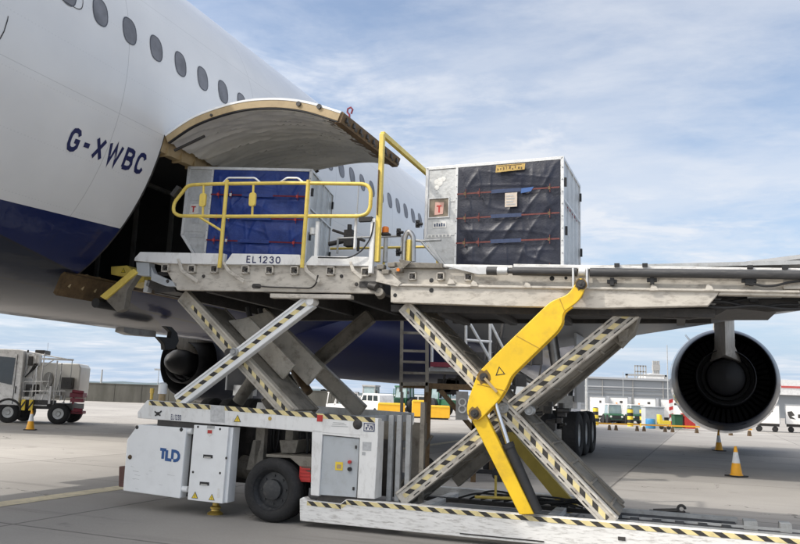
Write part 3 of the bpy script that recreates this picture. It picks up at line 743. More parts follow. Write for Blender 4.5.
# small black winged emblem
mb = MB(); c = Vector((-1.865, 1.329))
for ang, l in ((35, .075), (145, .065), (205, .05), (-25, .05), (80, .03)):
    d = Vector((math.cos(math.radians(ang)), math.sin(math.radians(ang)))); nn = Vector((-d.y, d.x))
    poly(mb, [c + nn * .012, c - nn * .012, c + d * l - nn * .006, c + d * l + nn * .012], -.006 - ang * 1e-5, -.003)
mb.lathe([(0, -.0065), (.018, -.0062)], (c.x, 0, c.y), 'y', 12); mb.build('emblem', 'black', CH)
def warn(parent, c, s, y, name='warning_triangle'):
    mb = MB(); c = Vector(c); T = lambda k: [c + Vector((math.cos(math.radians(a)), math.sin(math.radians(a)))) * s * k for a in (90, 210, 330)]
    poly(mb, T(1), y - .002, y + .001, 0); poly(mb, T(.78), y - .004, y - .0022, 1)
    poly(mb, [c + Vector((-.06, .4)) * s * .8, c + Vector((.08, .4)) * s * .8, c + Vector((.02, -.12)) * s, c + Vector((-.03, -.12)) * s], y - .0055, y - .0042, 0)
    poly(mb, [c + Vector((-.06, -.18)) * s, c + Vector((.05, -.18)) * s, c + Vector((.05, -.28)) * s, c + Vector((-.06, -.28)) * s], y - .0055, y - .0042, 0)
    return mb.build(name, ['black', 'label_yellow'], parent)
warn(CH, (-0.563, 1.308), .065, -.002)
mb = MB(); c = (-0.065, 1.342); mb.lathe([(0, -.006), (.026, -.005), (.026, 0)], (c[0], 0, c[1]), 'y', 16); mb.build('side_reflector', 'brass', CH)
mb = MB(); c = (0.674, 1.380); mb.box(c[0] - .04, c[0] + .04, -.008, -.003, c[1] - .045, c[1] + .04); mb.build('red_sticker', 'red', CH)
# beacons on the front corner
mb = MB(); c = (-2.076, 1.548)
mb.rod((c[0], .1, c[1] - .02), (c[0], .1, c[1] + .07), .022); mb.tube([(c[0], .1, c[1] + .07), (c[0], .1, c[1] + .14)], .03, 12); mb.build('corner_lamp', 'brass', CH)
mb = MB(); c = (-2.082, 1.550)
mb.rod((c[0], .35, c[1] - .05), (c[0], .35, c[1] + .06), .05, 14, 1); mb.rod((c[0], .35, c[1] + .06), (c[0], .35, c[1] + .20), .065, 16, 0); mb.lathe([(.065, .2), (.04, .225), (0, .23)], (c[0], .35, c[1]), 'z', 16)
mb.build('corner_lamp', ['white_clean', 'tan'], CH)

# ---- power pack box with the maker's letters
PB = MB()
PB.prism(roundpoly([(-2.176, 1.170), (-1.356, 1.158), (-1.372, 0.208), (-2.336, 0.245), (-2.343, 0.951)], .02, 3), -.02, .95)
PBO = PB.build('power_pack_box', 'white_clean', LD, bevel=.01)
tl, tr = (-1.782, 0.884), (-1.422, 0.896); bl = (-1.771, 0.724)
strokes('maker_lettering', 'TLD', 'blue', PBO, (tr[0] - tl[0]), (tl[1] - bl[1]) * 1.05, lambda x, y, d: (tl[0] + x, -.024 - d, bl[1] - .02 - x * .06 + y), t=.25, gap=-.32)
mb = MB()
for p in ((-2.189, 1.131), (-1.440, 1.134)): mb.lathe([(0, -.026), (.024, -.025), (.028, -.02)], (p[0], 0, p[1]), 'y', 14)
mb.build_each('lifting_hole', 'black', PBO)
mb = MB(); p = (-2.264, 0.712); mb.lathe([(0, -.045), (.022, -.04), (.03, -.024), (.034, -.02)], (p[0], 0, p[1]), 'y', 16); mb.build('side_lamp', 'rust', PBO)
mb = MB(); poly(mb, [(-2.499, 0.564), (-2.369, 0.572), (-2.347, 0.283), (-2.475, 0.281)], .05, .9); mb.build('bumper', paint('bumper_brown_red', (.10, .04, .032), .6, var=.3, scale=8), LD, bevel=.01)
mb = MB(); mb.box(-1.90, -1.0, .05, .95, 1.14, 1.30); poly(mb, [(-1.443, 1.096), (-1.311, 1.102), (-1.312, 0.220), (-1.443, 0.223)], .12, .8); mb.build('box_recess', 'dark', LD)
mb = MB()
for p in ((-1.347, 1.117), (-1.347, 0.333)): mb.rod((p[0] - .055, .03, p[1]), (p[0] + .06, .03, p[1]), .042, 14)
mb.build_each('hinge', 'white_clean', PBO)
# ---- tall service panel beside it
mb = MB(); poly(mb, [(-1.230, 1.208), (-0.676, 1.203), (-0.690, 0.195), (-1.245, 0.205)], -.03, .02); poly(mb, [(-0.736, 1.200), (-0.633, 1.198), (-0.646, 0.203), (-0.715, 0.197)], .02, .20)
poly(mb, [(-1.231, 1.190), (-1.166, 1.193), (-1.191, 0.224), (-1.239, 0.221)], .02, .3)
SP = mb.build('service_panel', 'white_clean', LD, bevel=.006)
mb = MB()
for p in ((-0.968, 0.797), (-0.992, 0.435)):
    mb.box(p[0] - .075, p[0] + .075, -.034, -.029, p[1] - .022, p[1] + .022, 0); mb.box(p[0] - .05, p[0] + .055, -.05, -.034, p[1] - .018, p[1] - .003, 1)
mb.build_each('panel_handle', ['black', 'steel'], SP)
mb = MB(); p = Vector((-0.965, 1.130)); poly(mb, [p + Vector(t) for t in ((-.055, .045), (.055, .045), (.05, -.03), (0, -.07), (-.05, -.03))], -.034, -.029, 0)
mb.box(p.x - .035, p.x + .035, -.037, -.0345, p.y - .025, p.y + .02, 1); mb.build('shield_badge', ['label_white', 'red'], SP)
mb = MB(); p = (-0.954, 1.191); mb.box(p[0] - .06, p[0] + .06, -.036, -.029, p[1] - .02, p[1] + .018); mb.build('name_plate', 'galv', SP)
mb = MB()
for p in ((-0.809, 1.170), (-1.164, 1.184), (-1.189, 0.575), (-0.760, 0.589), (-0.680, 0.792)): mb.lathe([(0, -.036), (.014, -.035), (.018, -.029)], (p[0], 0, p[1]), 'y', 10)
mb.build_each('fastener', 'dark', SP)
warn(SP, (-1.128, 0.261), .06, -.032); warn(SP, (-0.861, 0.255), .055, -.032)
mb = MB(); p = (-0.762, 0.327); mb.box(p[0] - .015, p[0] + .015, -.034, -.03, p[1] - .06, p[1] + .06); mb.build('panel_label', 'label_white', SP)
# ---- stabiliser foot
mb = MB(); p = (-0.969, -0.038)
mb.lathe([(0, 0), (.105, 0), (.11, .02), (.06, .05), (.055, .07), (.075, .08), (.075, .1), (.045, .12), (.04, .22), (.055, .23), (.055, .25), (.035, .26), (.035, .45)], (p[0], .25, 0), 'z', 20)
mb.build('stabiliser_foot', 'brass', LD)

mb = MB(); random.seed(77)
for k in range(10):
    u = random.uniform(-2.25, -1.6); z = random.uniform(.26, .6); l_ = random.uniform(.03, .16); mb.prism([(u, z), (u + l_, z - .008), (u + l_, z - .003 - random.uniform(0, .004)), (u, z + .004)], -.0212, -.0206 - k * 1e-5)
mb.build('scratch_marks', 'galv', PBO)
# ---- dark machinery between the panel and the cabinet
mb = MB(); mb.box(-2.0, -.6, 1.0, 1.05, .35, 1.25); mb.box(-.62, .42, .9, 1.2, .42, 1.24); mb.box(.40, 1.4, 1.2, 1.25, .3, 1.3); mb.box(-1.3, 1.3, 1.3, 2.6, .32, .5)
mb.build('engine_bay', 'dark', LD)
mb = MB(); random.seed(3)
for k in range(14):
    u = -.55 + .065 * k + random.uniform(-.02, .02); v = random.uniform(.45, .85)
    mb.tube(roundpath([(u, v, 1.24), (u + random.uniform(-.05, .05), v, .95), (u + random.uniform(-.12, .12), v + .05, .75), (u + random.uniform(-.2, .2), v, .45)], .1), random.choice((.012, .018, .022)), 8)
mb.build_each('hydraulic_hose', 'black', LD)
mb = MB(); mb.box(-.5, -.36, .4, .5, .5, 1.22); mb.box(-.06, .06, .45, .6, .75, 1.22); poly(mb, [(-0.536, 1.020), (-0.393, 1.027), (-0.474, 0.614), (-0.617, 0.605)], .4, .5); poly(mb, [(-0.095, 1.042), (0.197, 1.057), (0.162, 0.881), (-0.053, 0.869)], .35, .8)
poly(mb, [(-0.148, 0.867), (0.539, 0.868), (0.552, 0.639), (0.432, 0.695), (0.216, 0.836), (-0.145, 0.828)], .1, .6)
mb.build_each('bracket', 'arm_grey', LD, bevel=.006)
mb = MB(); mb.rod((-.9, .75, .62), (-.3, .75, .52), .16, 20); mb.build('air_tank', 'arm_grey', LD)
mb = MB(); p = (0.476, 0.645); mb.box(p[0] - .11, p[0] + .06, .1, .3, p[1] - .10, p[1] + .10)
for k in range(4): mb.box(p[0] - .10, p[0] + .05, .094, .1, p[1] - .08 + k * .045, p[1] - .06 + k * .045)
mb.build('red_box', 'red', LD, bevel=.008)

# ---- road wheels
def wheel(u, v, r=.415, w=.34):
    mb = MB(); c = (u, v, r)
    mb.lathe([(.26, 0.02), (.30, -.0), (.36, .0), (.40, .03), (r, .07), (r, w - .07), (.40, w - .03), (.36, w), (.26, w)], c, 'y', 48)
    for k in range(3):
        mb.lathe([(r + .002, .11 + k * .09), (r - .012, .115 + k * .09), (r - .012, .125 + k * .09), (r + .002, .13 + k * .09)], c, 'y', 48)
    t = mb.build('wheel', 'tyre', LD, recalc=False)
    mb = MB(); mb.lathe([(.262, .015), (.255, .05), (.235, .07), (.225, .11), (.135, .10), (.13, .045), (.115, .04), (0, .038)], c, 'y', 36)
    for k in range(8):
        a = 2 * PI * k / 8; mb.rod((u + .18 * math.cos(a), v + .09, r + .18 * math.sin(a)), (u + .18 * math.cos(a), v + .12, r + .18 * math.sin(a)), .016, 8)
    mb.build('rim', 'rim', t); return t
wheel(0, .0); wheel(0, 2.75)
mb = MB(); mb.rod((0, .3, .415), (0, 2.8, .415), .08); mb.build('axle', 'dark', LD)

# ---- control cabinet column
mb = MB(); poly(mb, [(0.567, 1.221), (0.719, 1.215), (0.715, 0.395), (0.594, 0.399)], .0, .12); poly(mb, [(1.249, 1.203), (1.497, 1.190), (1.482, 0.416), (1.245, 0.411)], .0, .12)
poly(mb, [(0.712, 1.215), (1.263, 1.203), (1.265, 1.151), (0.714, 1.170)], .003, .12)
p0, p1 = (1.467, 1.401), (1.482, 0.416)
mb.box(p0[0] - .03, p0[0] + .01, .12, .26, p1[1], p0[1] - .03)
CC = mb.build('control_column', 'white', LD, bevel=.006)
mb = MB(); poly(mb, [(0.722, 1.159), (1.232, 1.143), (1.222, 0.414), (0.712, 0.407)], .025, .06); CD = mb.build('cabinet_door', 'grey_box', CC, bevel=.006)
mb = MB(); poly(mb, [(0.651, 1.184), (1.249, 1.175), (1.233, 0.316), (0.673, 0.297)], .07, .5); mb.build('cabinet_body', 'dark', CC)
mb = MB(); p = (0.968, 0.785); mb.box(p[0] - .052, p[0] + .052, .018, .024, p[1] - .052, p[1] + .052); mb.box(p[0] - .03, p[0] + .03, .016, .0178, p[1] - .03, p[1] + .02, 1); mb.build('yellow_label', ['label_yellow', 'tan'], CD)
for q_, m_, r_ in (((1.119, 0.847), 'red', .022), ((1.123, 0.758), 'black', .026)):
    mb = MB(); mb.lathe([(0, -.01), (r_, -.008), (r_, .024)], (q_[0], 0, q_[1]), 'y', 16); mb.build_each('push_button', m_, CD)
mb = MB()
for p in ((1.193, 1.036), (1.183, 0.520)): mb.box(p[0] - .012, p[0] + .012, .012, .024, p[1] - .02, p[1] + .02)
mb.build('latch', 'dark', CD)
mb = MB(); p = (1.209, 1.323); mb.lathe([(0, -.02), (.05, -.018), (.062, -.008), (.066, 0)], (p[0], 0, p[1]), 'y', 24); mb.build('round_lamp', 'dark', CC)
mb = MB(); p = (1.373, 1.293); mb.box(p[0] - .075, p[0] + .075, -.006, -.002, p[1] - .052, p[1] + .052, 0); mb.box(p[0] - .063, p[0] + .063, -.008, -.0062, p[1] - .04, p[1] + .04, 1)
mb.build('number_plate', ['navy_paint', 'label_white'], CC)
mb = MB()
for dx, dz, w_, h_ in ((-.045, -.03, .02, .035), (-.02, -.005, .012, .03), (-.03, .02, .03, .012), (.002, -.03, .016, .028), (.01, .01, .03, .014), (.035, -.03, .016, .045), (.022, -.012, .01, .02), (.045, .022, .012, .012)): mb.box(p[0] + dx, p[0] + dx + w_, -.0095, -.0082, p[1] + dz, p[1] + dz + h_)
mb.build('plate_pattern', 'navy_paint', CC)
mb = MB(); q1 = (1.352, 1.058); mb.box(q1[0] - .06, q1[0] + .06, -.004, -.001, q1[1] - .055, q1[1] + .05); q1 = (1.315, 0.963); mb.box(q1[0] - .025, q1[0] + .02, -.004, -.001, q1[1] - .02, q1[1] + .02); mb.build('data_plate', 'foil', CC)
mb = MB(); q1 = (0.964, 1.303)
for k in range(3): mb.box(q1[0] - .12 + k * .01, q1[0] + .12 - k * .03, -.003, -.0005, q1[1] - .02 + k * .022, q1[1] - .014 + k * .022)
mb.build('small_print_line', 'galv', CC)

# ---- long lower base rails
base_top = [(0.450, 0.401), (0.574, 0.366), (1.068, 0.360), (1.175, 0.436)]
mb = MB(); poly(mb, [(.47, .07), (.45, .34), (.50, .37), (.55, .33), (1.02, .32), (1.10, .385), (9.2, .385), (9.2, .09), (2.5, .07)], -.02, .12)
poly(mb, [(.6, .12), (.6, .26), (3.6, .28), (3.6, .12)], 3.05, 3.2)
for u in (1.6, 3.4): mb.box(u, u + .15, .12, 3.05, .12, .2)
mb.box(8.9, 9.05, .12, 1.0, .12, .2)
BS = mb.build('base_rail', 'beam_white', LD, bevel=.008)
mb = MB(); hazard(mb, (.56, .30), (1.04, .29), .055, -.0235, .20, -1.4); hazard(mb, (1.04, .29), (1.11, .35), .05, -.0235, .2, -1.2); hazard(mb, (1.11, .352), (9.15, .352), .055, -.0235, .215, -1.6)
mb.build('hazard_tape', ['hz_yellow', 'hz_black'], BS)
mb = MB(); mb.box(2.6, 3.6, -.026, -.0205, .10, .115); mb.box(4.42, 4.50, -.027, -.0205, .2, .24); mb.build_each('scrape_mark', 'dark', BS)
# inner rails, drawbar and tread plates seen through the scissors
mb = MB(); mb.box(1.2, 6.55, .40, .48, .20, .25); mb.box(1.2, 9, .9, .96, .14, .20); mb.box(1.2, 4.6, 2.3, 2.42, .14, .2); mb.box(1.2, 6.3, .5, .86, .13, .15); mb.box(4.5, 9, .2, .26, .22, .27)
mb.build_each('inner_rail', 'dark', LD)
mb = MB(); mb.box(4.35, 5.72, .16, 1.50, .24, .30); mb.box(5.73, 9, .16, 1.45, .20, .26, 1)
for k in range(5): mb.box(4.5 + k * .26, 4.6 + k * .26, .75, 1.3, .301, .325)
mb.build('bed_plate', ['black', 'dark'], LD)
mb = MB(); mb.box(4.3, 5.75, 1.52, 1.60, .24, .345); mb.box(4.35, 9, .60, .63, .302, .335); mb.box(4.4, 9, 1.00, 1.03, .302, .33); mb.box(5.8, 5.95, 1.2, 1.45, .262, .36); mb.box(6.2, 6.32, 1.2, 1.45, .262, .36); mb.build_each('bed_rail', 'galv', LD)
mb = MB(); mb.tube([(x, 1.75, z) for x, z in arc((5.1, .375), .045, 0, 330, 12)], .018, 8); mb.rod((4.75, 1.75, .32), (5.05, 1.75, .35), .03); mb.box(4.7, 5.2, 1.7, 1.8, .2, .33); mb.build('tow_eye', 'dark', LD)
mb = MB(); mb.box(6.75, 7.1, 1.45, 1.6, .16, .24); mb.box(6.78, 7.08, 1.46, 1.58, .25, .40); mb.build('valve_housing', 'black', LD)
mb = MB(); mb.box(1.5, 3.6, .98, 2.28, .10, .13); mb.build_each('tread_plate', 'galv', LD)
mb = MB(); mb.rod((2.3, 1.9, .30), (3.1, 1.9, .33), .022); mb.rod((2.6, 1.9, .32), (2.6, 1.9, .62), .018); mb.build_each('yellow_linkage', 'rail_yellow', LD)
mb = MB(); random.seed(11)
for k in range(9):
    mb.tube(roundpath([(2.0 + k * .17, 2.1, .24), (2.3 + k * .2, 2.0, .34 + random.uniform(-.05, .08)), (2.9 + k * .17, 2.2, .27 + random.uniform(0, .08)), (3.5 + k * .1, 2.1, .24)], .3), .014, 7)
mb.build_each('hydraulic_hose', 'black', LD)

# ---- ladder channels behind the column
mb = MB()
for x0_, x1_, v_ in ((389.3, 394.8, .3), (397, 402.6, .3), (406.5, 411.8, .3)):
    pass
for a_, b_ in (((1.547, 1.450), (1.553, 0.396)), ((1.659, 1.455), (1.670, 0.405)), ((1.790, 1.460), (0, 0))):
    u = a_[0]; mb.box(u - .036, u + .030, .33, .345, .36, a_[1]); mb.box(u - .036, u - .022, .345, .40, .36, a_[1]); mb.box(u + .016, u + .030, .345, .40, .36, a_[1])
mb.build_each('ladder_channel', 'galv', LD, bevel=.004)
mb = MB(); u = (1.942, 1.465)[0]; mb.box(u - .03, u + .03, .43, .5, .36, (1.937, 1.633)[1]); mb.box((1.340, 1.439)[0], u, .6, .64, 1.12, 1.36); mb.box((1.736, 1.128)[0], u - .03, .6, .63, .36, 1.12); mb.rod((1.5, .7, .4), (2.0, .7, 1.2), .02)
mb.build_each('rear_bulkhead', 'arm_grey', LD)
mb = MB(); q1 = (1.718, 1.362); mb.lathe([(0, -.004), (.055, 0)], (q1[0], .594, q1[1]), 'y', 20); mb.build('round_plate', 'label_white', LD)

# ---- scissor arms
def arm(name, a, b_, w, v0, v1, mat, parent, tape=None, flange=.03, slots=False, t0=.0, t1=1., tw=.07):
    """channel section: web with raised flanges along both edges; optional hazard tape on the web"""
    a, b_ = Vector(a), Vector(b_); t = (b_ - a).normalized(); nn = Vector((-t.y, t.x)); mb = MB()
    P = lambda s, k: a + t * s + nn * k
    L = (b_ - a).length
    poly(mb, [P(0, -w / 2), P(L, -w / 2), P(L, w / 2), P(0, w / 2)], v0 + .012, v1)
    for k in (-1, 1): poly(mb, [P(.02, k * w / 2), P(L - .02, k * w / 2), P(L - .02, k * (w / 2 - flange)), P(.02, k * (w / 2 - flange))], v0 - .006, v0 + .012)
    o = mb.build(name, mat, parent, bevel=.006)
    if tape:
        m2 = MB(); hazard(m2, P(L * t0, 0), P(L * t1, 0), tw, v0 + .009, tape, -.9, .46); m2.build('hazard_tape', ['hz_yellow', 'hz_black'], o)
    if slots:
        m3 = MB(); s = .2
        while s < L - .25:
            for k in (-1, 1):
                poly(m3, [P(s, k * (w / 2 - .030) - .006), P(s + .09, k * (w / 2 - .030) - .006), P(s + .09, k * (w / 2 - .030) + .006), P(s, k * (w / 2 - .030) + .006)], v0 - .009, v0 + .013)
            s += .19
        m3.build('slot_pattern', 'hz_black', o)
    return o
def plate(name, a, b_, off, v0, v1, mat, parent, ribs=0, th=.03, s0=0, s1=1):
    """wide cover plate between the paired arms, offset sideways from the arm centreline; ribs across it"""
    a, b_ = Vector(a), Vector(b_); t = (b_ - a).normalized(); nn = Vector((-t.y, t.x)); mb = MB(); L = (b_ - a).length
    P = lambda s, k: a + t * s + nn * k
    poly(mb, [P(L * s0, off), P(L * s1, off), P(L * s1, off - math.copysign(th, off)), P(L * s0, off - math.copysign(th, off))], v0, v1)
    for k in range(ribs):
        s = L * (s0 + (s1 - s0) * (k + .5) / ribs); e = math.copysign(.018, off)
        poly(mb, [P(s, off + e), P(s + .03, off + e), P(s + .03, off - e * .2), P(s, off - e * .2)], v0 + .02, v1 - .02)
    poly(mb, [P(L * s0, off + math.copysign(.02, off)), P(L * s1, off + math.copysign(.02, off)), P(L * s1, off - math.copysign(.08, off)), P(L * s0, off - math.copysign(.08, off))], v1 - .04, v1)
    return mb.build(name, mat, parent, bevel=.004)
# front scissor, near side: A rises to the right in front, B falls to the right behind it
A0, A1 = (-1.617, 1.507), (0.402, 2.938)
B0, B1 = (-1.646, 2.931), (0.121, 1.393)
oB = arm('scissor_arm', (-1.798, 3.067), B1, .21, .22, .34, 'arm_lightgrey', LD, tape=.185, t0=.10, t1=.97, tw=.05)
plate('arm_plate', (-1.646, 2.931), B1, .10, .36, .95, 'arm_grey', oB, 0, s0=.05)
mb = MB(); a_ = Vector(B0); b2 = Vector(B1); t = (b2 - a_).normalized(); nn = Vector((-t.y, t.x))
for s0_, s1_, k0, k1, v_ in ((.45, 1.75, .12, .40, .62), (.35, 1.9, .16, .52, 1.15)):
    poly(mb, [a_ + t * s0_ + nn * k0, a_ + t * (s0_ + .25) + nn * k1, a_ + t * s1_ + nn * k1, a_ + t * s1_ + nn * k0], v_, v_ + .05)
gs = mb.build('gusset_plate', 'arm_lightgrey', oB, bevel=.01)
oA = arm('scissor_arm', A0, A1, .20, .06, .18, 'white_clean', LD, tape=.20, t0=.0, t1=.97, tw=.058)
mb = MB(); p = (-0.717, 2.225); mb.lathe([(0, .015), (.03, .012), (.034, .03), (.05, .02), (.06, .03), (.06, .08)], (p[0], 0, p[1]), 'y', 20); mb.build_each('pivot_pin', 'galv', oA)
p = (0.439, 2.930); mb = MB(); mb.rod((p[0] - .02, .03, p[1]), (p[0] - .02, .2, p[1]), .055, 16); mb.build('end_roller', 'white', oA)
# far side pair
oC = arm('scissor_arm', (-1.72, 1.45), (.20, 3.03), .24, 2.72, 2.86, 'arm_grey', LD)
oD = arm('scissor_arm', (-1.80, 3.05), (.20, 1.42), .26, 2.5, 2.62, 'arm_lightgrey', LD)
mb = MB(); mb.rod((-.85, .1, 2.22), (-.85, 2.8, 2.22), .06); mb.build_each('cross_shaft', 'dark', LD)
mb = MB(); mb.rod((-1.103, 2.110)[:1] + (1.5,) + (-1.103, 2.110)[1:], (-1.494, 1.517)[:1] + (1.5,) + (-1.494, 1.517)[1:], .10, 16); mb.rod((-1.3, 1.8, 2.85), (-.3, 1.6, 1.7), .07, 14, 1); mb.build_each('lift_cylinder', ['arm_grey', 'rust'], LD)
mb = MB()
for k, (pts) in enumerate((((-1.25, 1.2, 3.0), (-1.1, 1.2, 2.5), (-.95, 1.25, 2.3), (-.6, 1.3, 1.9)), ((-1.15, 1.4, 3.0), (-1.02, 1.4, 2.6), (-.9, 1.4, 2.35), (-.5, 1.5, 1.8)))): mb.tube(roundpath(pts, .2), .045, 8)
mb.build_each('energy_chain', 'black', LD)

# main scissor
C0, C1 = (1.730, 2.872), (4.351, 0.346)
D0, D1 = (1.702, 0.388), (4.694, 2.887)
oE = arm('scissor_arm', D0, D1, .20, .30, .42, 'arm_white', LD, tape=.20, slots=True, t0=.02, t1=.97, tw=.055)
plate('arm_plate', D0, D1, -.10, .44, 1.02, 'arm_grey', oE, 10, s0=.0, s1=.95)
oF = arm('scissor_arm', C0, C1, .19, .12, .24, 'arm_white', LD, tape=.20, slots=True, t0=.02, t1=.98, tw=.055)
plate('arm_plate', C0, C1, .10, .45, 1.08, 'arm_grey', oF, 11, s0=.03)
mb = MB(); p = (3.328, 1.579); mb.lathe([(0, .35), (.03, .345), (.032, .36), (.055, .355), (.06, .37), (.06, .5)], (p[0] + .02, 0, p[1]), 'y', 20)
p = (3.077, 1.599); mb.lathe([(0, .07), (.03, .065), (.034, .08), (.06, .075), (.07, .09), (.07, .14)], (p[0], 0, p[1]), 'y', 20); mb.build_each('pivot_pin', 'galv', oF)
oG = arm('scissor_arm', (1.75, .40), (4.45, 2.80), .2, 2.72, 2.86, 'arm_grey', LD)
oH = arm('scissor_arm', (1.72, 2.84), (4.36, .40), .2, 1.1, 1.2, 'arm_grey', LD)
mb = MB(); mb.rod((2.93, .3, 1.55), (2.93, 2.8, 1.55), .06); mb.rod((2.3, 1.2, 2.25), (2.3, 2.7, 2.25), .04); mb.build_each('cross_shaft', 'dark', LD)
mb = MB(); q0 = (4.538, 2.791); poly(mb, [(4.197, 2.592), (4.673, 2.814), (4.600, 2.581), (4.433, 2.397)], .5, 1.0); poly(mb, [(4.405, 2.561), (4.546, 2.610), (4.509, 2.452), (4.427, 2.439)], .42, .5, 0); mb.build('arm_shoe', 'arm_grey', oE, bevel=.006)
# hydraulics cluster near the centre pivot
mb = MB(); random.seed(5)
for k in range(26):
    x_, z_ = (3.293, 1.466); x_ += random.uniform(-.28, .32); z_ += random.uniform(-.12, .2); s_ = random.uniform(.02, .06)
    if k % 2: mb.rod((x_ - s_, 1.6 + random.uniform(-.1, .1), z_), (x_ + s_ * 1.6, 1.6, z_ + random.uniform(-.03, .03)), s_ * .6, 10)
    else: mb.box(x_ - s_, x_ + s_, 1.55, 1.65 + s_, z_ - s_, z_ + s_)
mb.build('valve_cluster', 'dark', LD)

# ---- yellow link arm
YV0, YV1 = -.14, .04
outl = [(3.978, 3.082), (3.995, 3.130), (4.036, 3.147), (4.080, 3.122), (4.089, 3.068), (4.070, 2.961), (4.006, 2.873), (3.942, 2.820), (3.849, 2.755), (3.826, 2.701), (3.828, 2.623), (3.773, 2.523), (3.224, 1.982), (3.165, 1.838), (3.082, 1.699), (2.898, 1.498), (2.841, 1.449), (2.780, 1.434), (2.717, 1.461), (2.684, 1.537), (2.689, 1.633), (2.724, 1.754), (2.819, 2.015), (2.868, 2.064), (3.050, 2.254), (3.613, 2.804), (3.684, 2.870), (3.779, 2.911), (3.861, 2.940), (3.919, 2.993)]
outl = roundpoly([tuple(p) for p in outl], .05, 2)
mb = MB(); poly(mb, outl, YV0, YV0 + .04); poly(mb, outl, YV1 - .04, YV1)
inn = [(p[0], p[1]) for p in outl]
cx_ = sum(p[0] for p in inn) / len(inn); cz_ = sum(p[1] for p in inn) / len(inn)
poly(mb, [(3.075, 2.218), (3.649, 2.774), (3.791, 2.678), (3.223, 2.053), (2.877, 1.545), (2.753, 1.564), (2.856, 2.009)], YV0 + .04, YV1 - .04)
YA = mb.build('link_arm', 'yellow', LD, bevel=.008)
mb = MB()
for (x_, z_), r_ in (((4.040, 3.071), .055), ((2.889, 1.961), .05), ((2.786, 1.525), .05)):
    mb.lathe([(0, -.188), (r_ * .25, -.186), (r_ * .3, -.175), (r_ * .75, -.175), (r_ * .8, -.16), (r_, -.16), (r_ * 1.05, -.142), (r_ * 1.05, -.13)], (x_, 0, z_), 'y', 24)
mb.build_each('pivot_pin', 'dark', YA)
mb = MB(); x_, z_ = (3.086, 2.025); T = lambda k: [(x_ + k * .07 * math.cos(math.radians(a)), z_ + k * .07 * math.sin(math.radians(a))) for a in (100, 220, 340)]
o_, i_ = T(1), T(.72)
for k in range(3): poly(mb, [o_[k], o_[(k + 1) % 3], i_[(k + 1) % 3], i_[k]], -.1425, -.1395)
mb.build('warning_triangle', 'black', YA)
mb = MB(); a_ = (2.905, 1.948); b2 = (3.060, 1.787); mb.bar((a_[0], -.17, a_[1]), (b2[0], -.17, b2[1]), .014, .03); mb.build('locking_rod', 'tan', YA)
mb = MB()
for a_, b2 in (((3.279, 2.461), (3.568, 2.308)), ((2.809, 1.876), (3.165, 1.803)), ((3.791, 2.905), (3.849, 2.761))): mb.bar((a_[0], YV0 - .001, a_[1]), (b2[0], YV0 - .001, b2[1]), .006, .008)
mb.build_each('weld_seam', paint('seam_yellow', (.45, .27, .03), .7), YA)
mb = MB()
for (x_, z_), r_ in (((2.889, 1.961), .085), ((2.786, 1.525), .08), ((4.040, 3.071), .07)):
    mb.add([(x_ + r_ * (1 + .25 * math.sin(3.1 * k)) * math.cos(k * PI / 8), YV0 - .0015, z_ + r_ * (1 + .2 * math.cos(2.3 * k)) * math.sin(k * PI / 8)) for k in range(16)], [tuple(range(16))[::-1]])
mb.build_each('grease_stain', paint('grease', (.22, .13, .03), .4, var=.4, scale=12), YA)
# lower link, ram and rod
mb = MB(); poly(mb, [(2.691, 1.512), (2.864, 1.579), (2.928, 1.474), (3.496, 0.412), (3.327, 0.393), (2.774, 1.384)], -.10, .0); LL = mb.build('lower_link', 'yellow', LD, bevel=.008)
mb = MB(); a_, b2 = (3.170, 1.181), (3.525, 0.429); mb.rod((a_[0], -.03, a_[1]), (b2[0], -.03, b2[1]), .062, 20); c2 = Vector((b2[0] - a_[0], 0, b2[1] - a_[1])).normalized() * .05
mb.rod((a_[0] - c2.x * .2, -.03, a_[1] - c2.z * .2), (a_[0] + c2.x, -.03, a_[1] + c2.z), .070, 20)
HR = mb.build('hydraulic_ram', 'black', LD)
mb = MB(); c3 = (2.993, 1.703); mb.rod((c3[0], -.03, c3[1]), (a_[0], -.03, a_[1]), .030, 16); mb.build('piston_rod', 'chrome', HR)
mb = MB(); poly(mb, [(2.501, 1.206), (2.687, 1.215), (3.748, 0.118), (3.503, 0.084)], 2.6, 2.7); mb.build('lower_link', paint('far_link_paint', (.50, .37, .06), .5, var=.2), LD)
# ---- bridge (front) platform
mb = MB()
poly(mb, [(-1.731, 3.109), (-1.994, 3.470), (-2.249, 3.530), (1.397, 3.371), (1.455, 3.017)], .02, .10)
poly(mb, [(-0.189, 3.038), (1.031, 3.006), (1.034, 2.950), (-0.185, 2.977)], .005, .12)
BM = mb.build('platform_beam', 'beam', LD, bevel=.008)
mb = MB()
poly(mb, [(-2.397, 3.684), (-1.514, 3.641), (-1.491, 3.478), (-1.977, 3.501), (-2.491, 3.553), (-2.487, 3.595)], -.04, .05)
poly(mb, [(-1.509, 3.641), (-0.941, 3.614), (-0.952, 3.456), (-1.487, 3.478)], -.036, .05)
poly(mb, [(-0.809, 3.610), (0.262, 3.560), (0.301, 3.415), (-0.928, 3.455)], -.044, .05)
poly(mb, [(0.445, 3.538), (1.284, 3.500), (1.289, 3.375), (0.332, 3.414)], -.036, .05)
RL = mb.build('edge_rail', 'white', LD, bevel=.006)
a, b_ = (-0.565, 3.469), (-0.034, 3.454)
strokes('number_lettering', 'EL1230', 'navy_text', RL, b_[0] - a[0] + .01, .10, lambda x, y, d: (a[0] + x, -.047 - d, a[1] - x * .05 + y), t=.16, gap=.38)
mb = MB(); mb.box(-2.3, 1.35, .12, 3.3, 3.34, 3.40); mb.box(-2.2, 1.4, 3.2, 3.34, 3.0, 3.36)
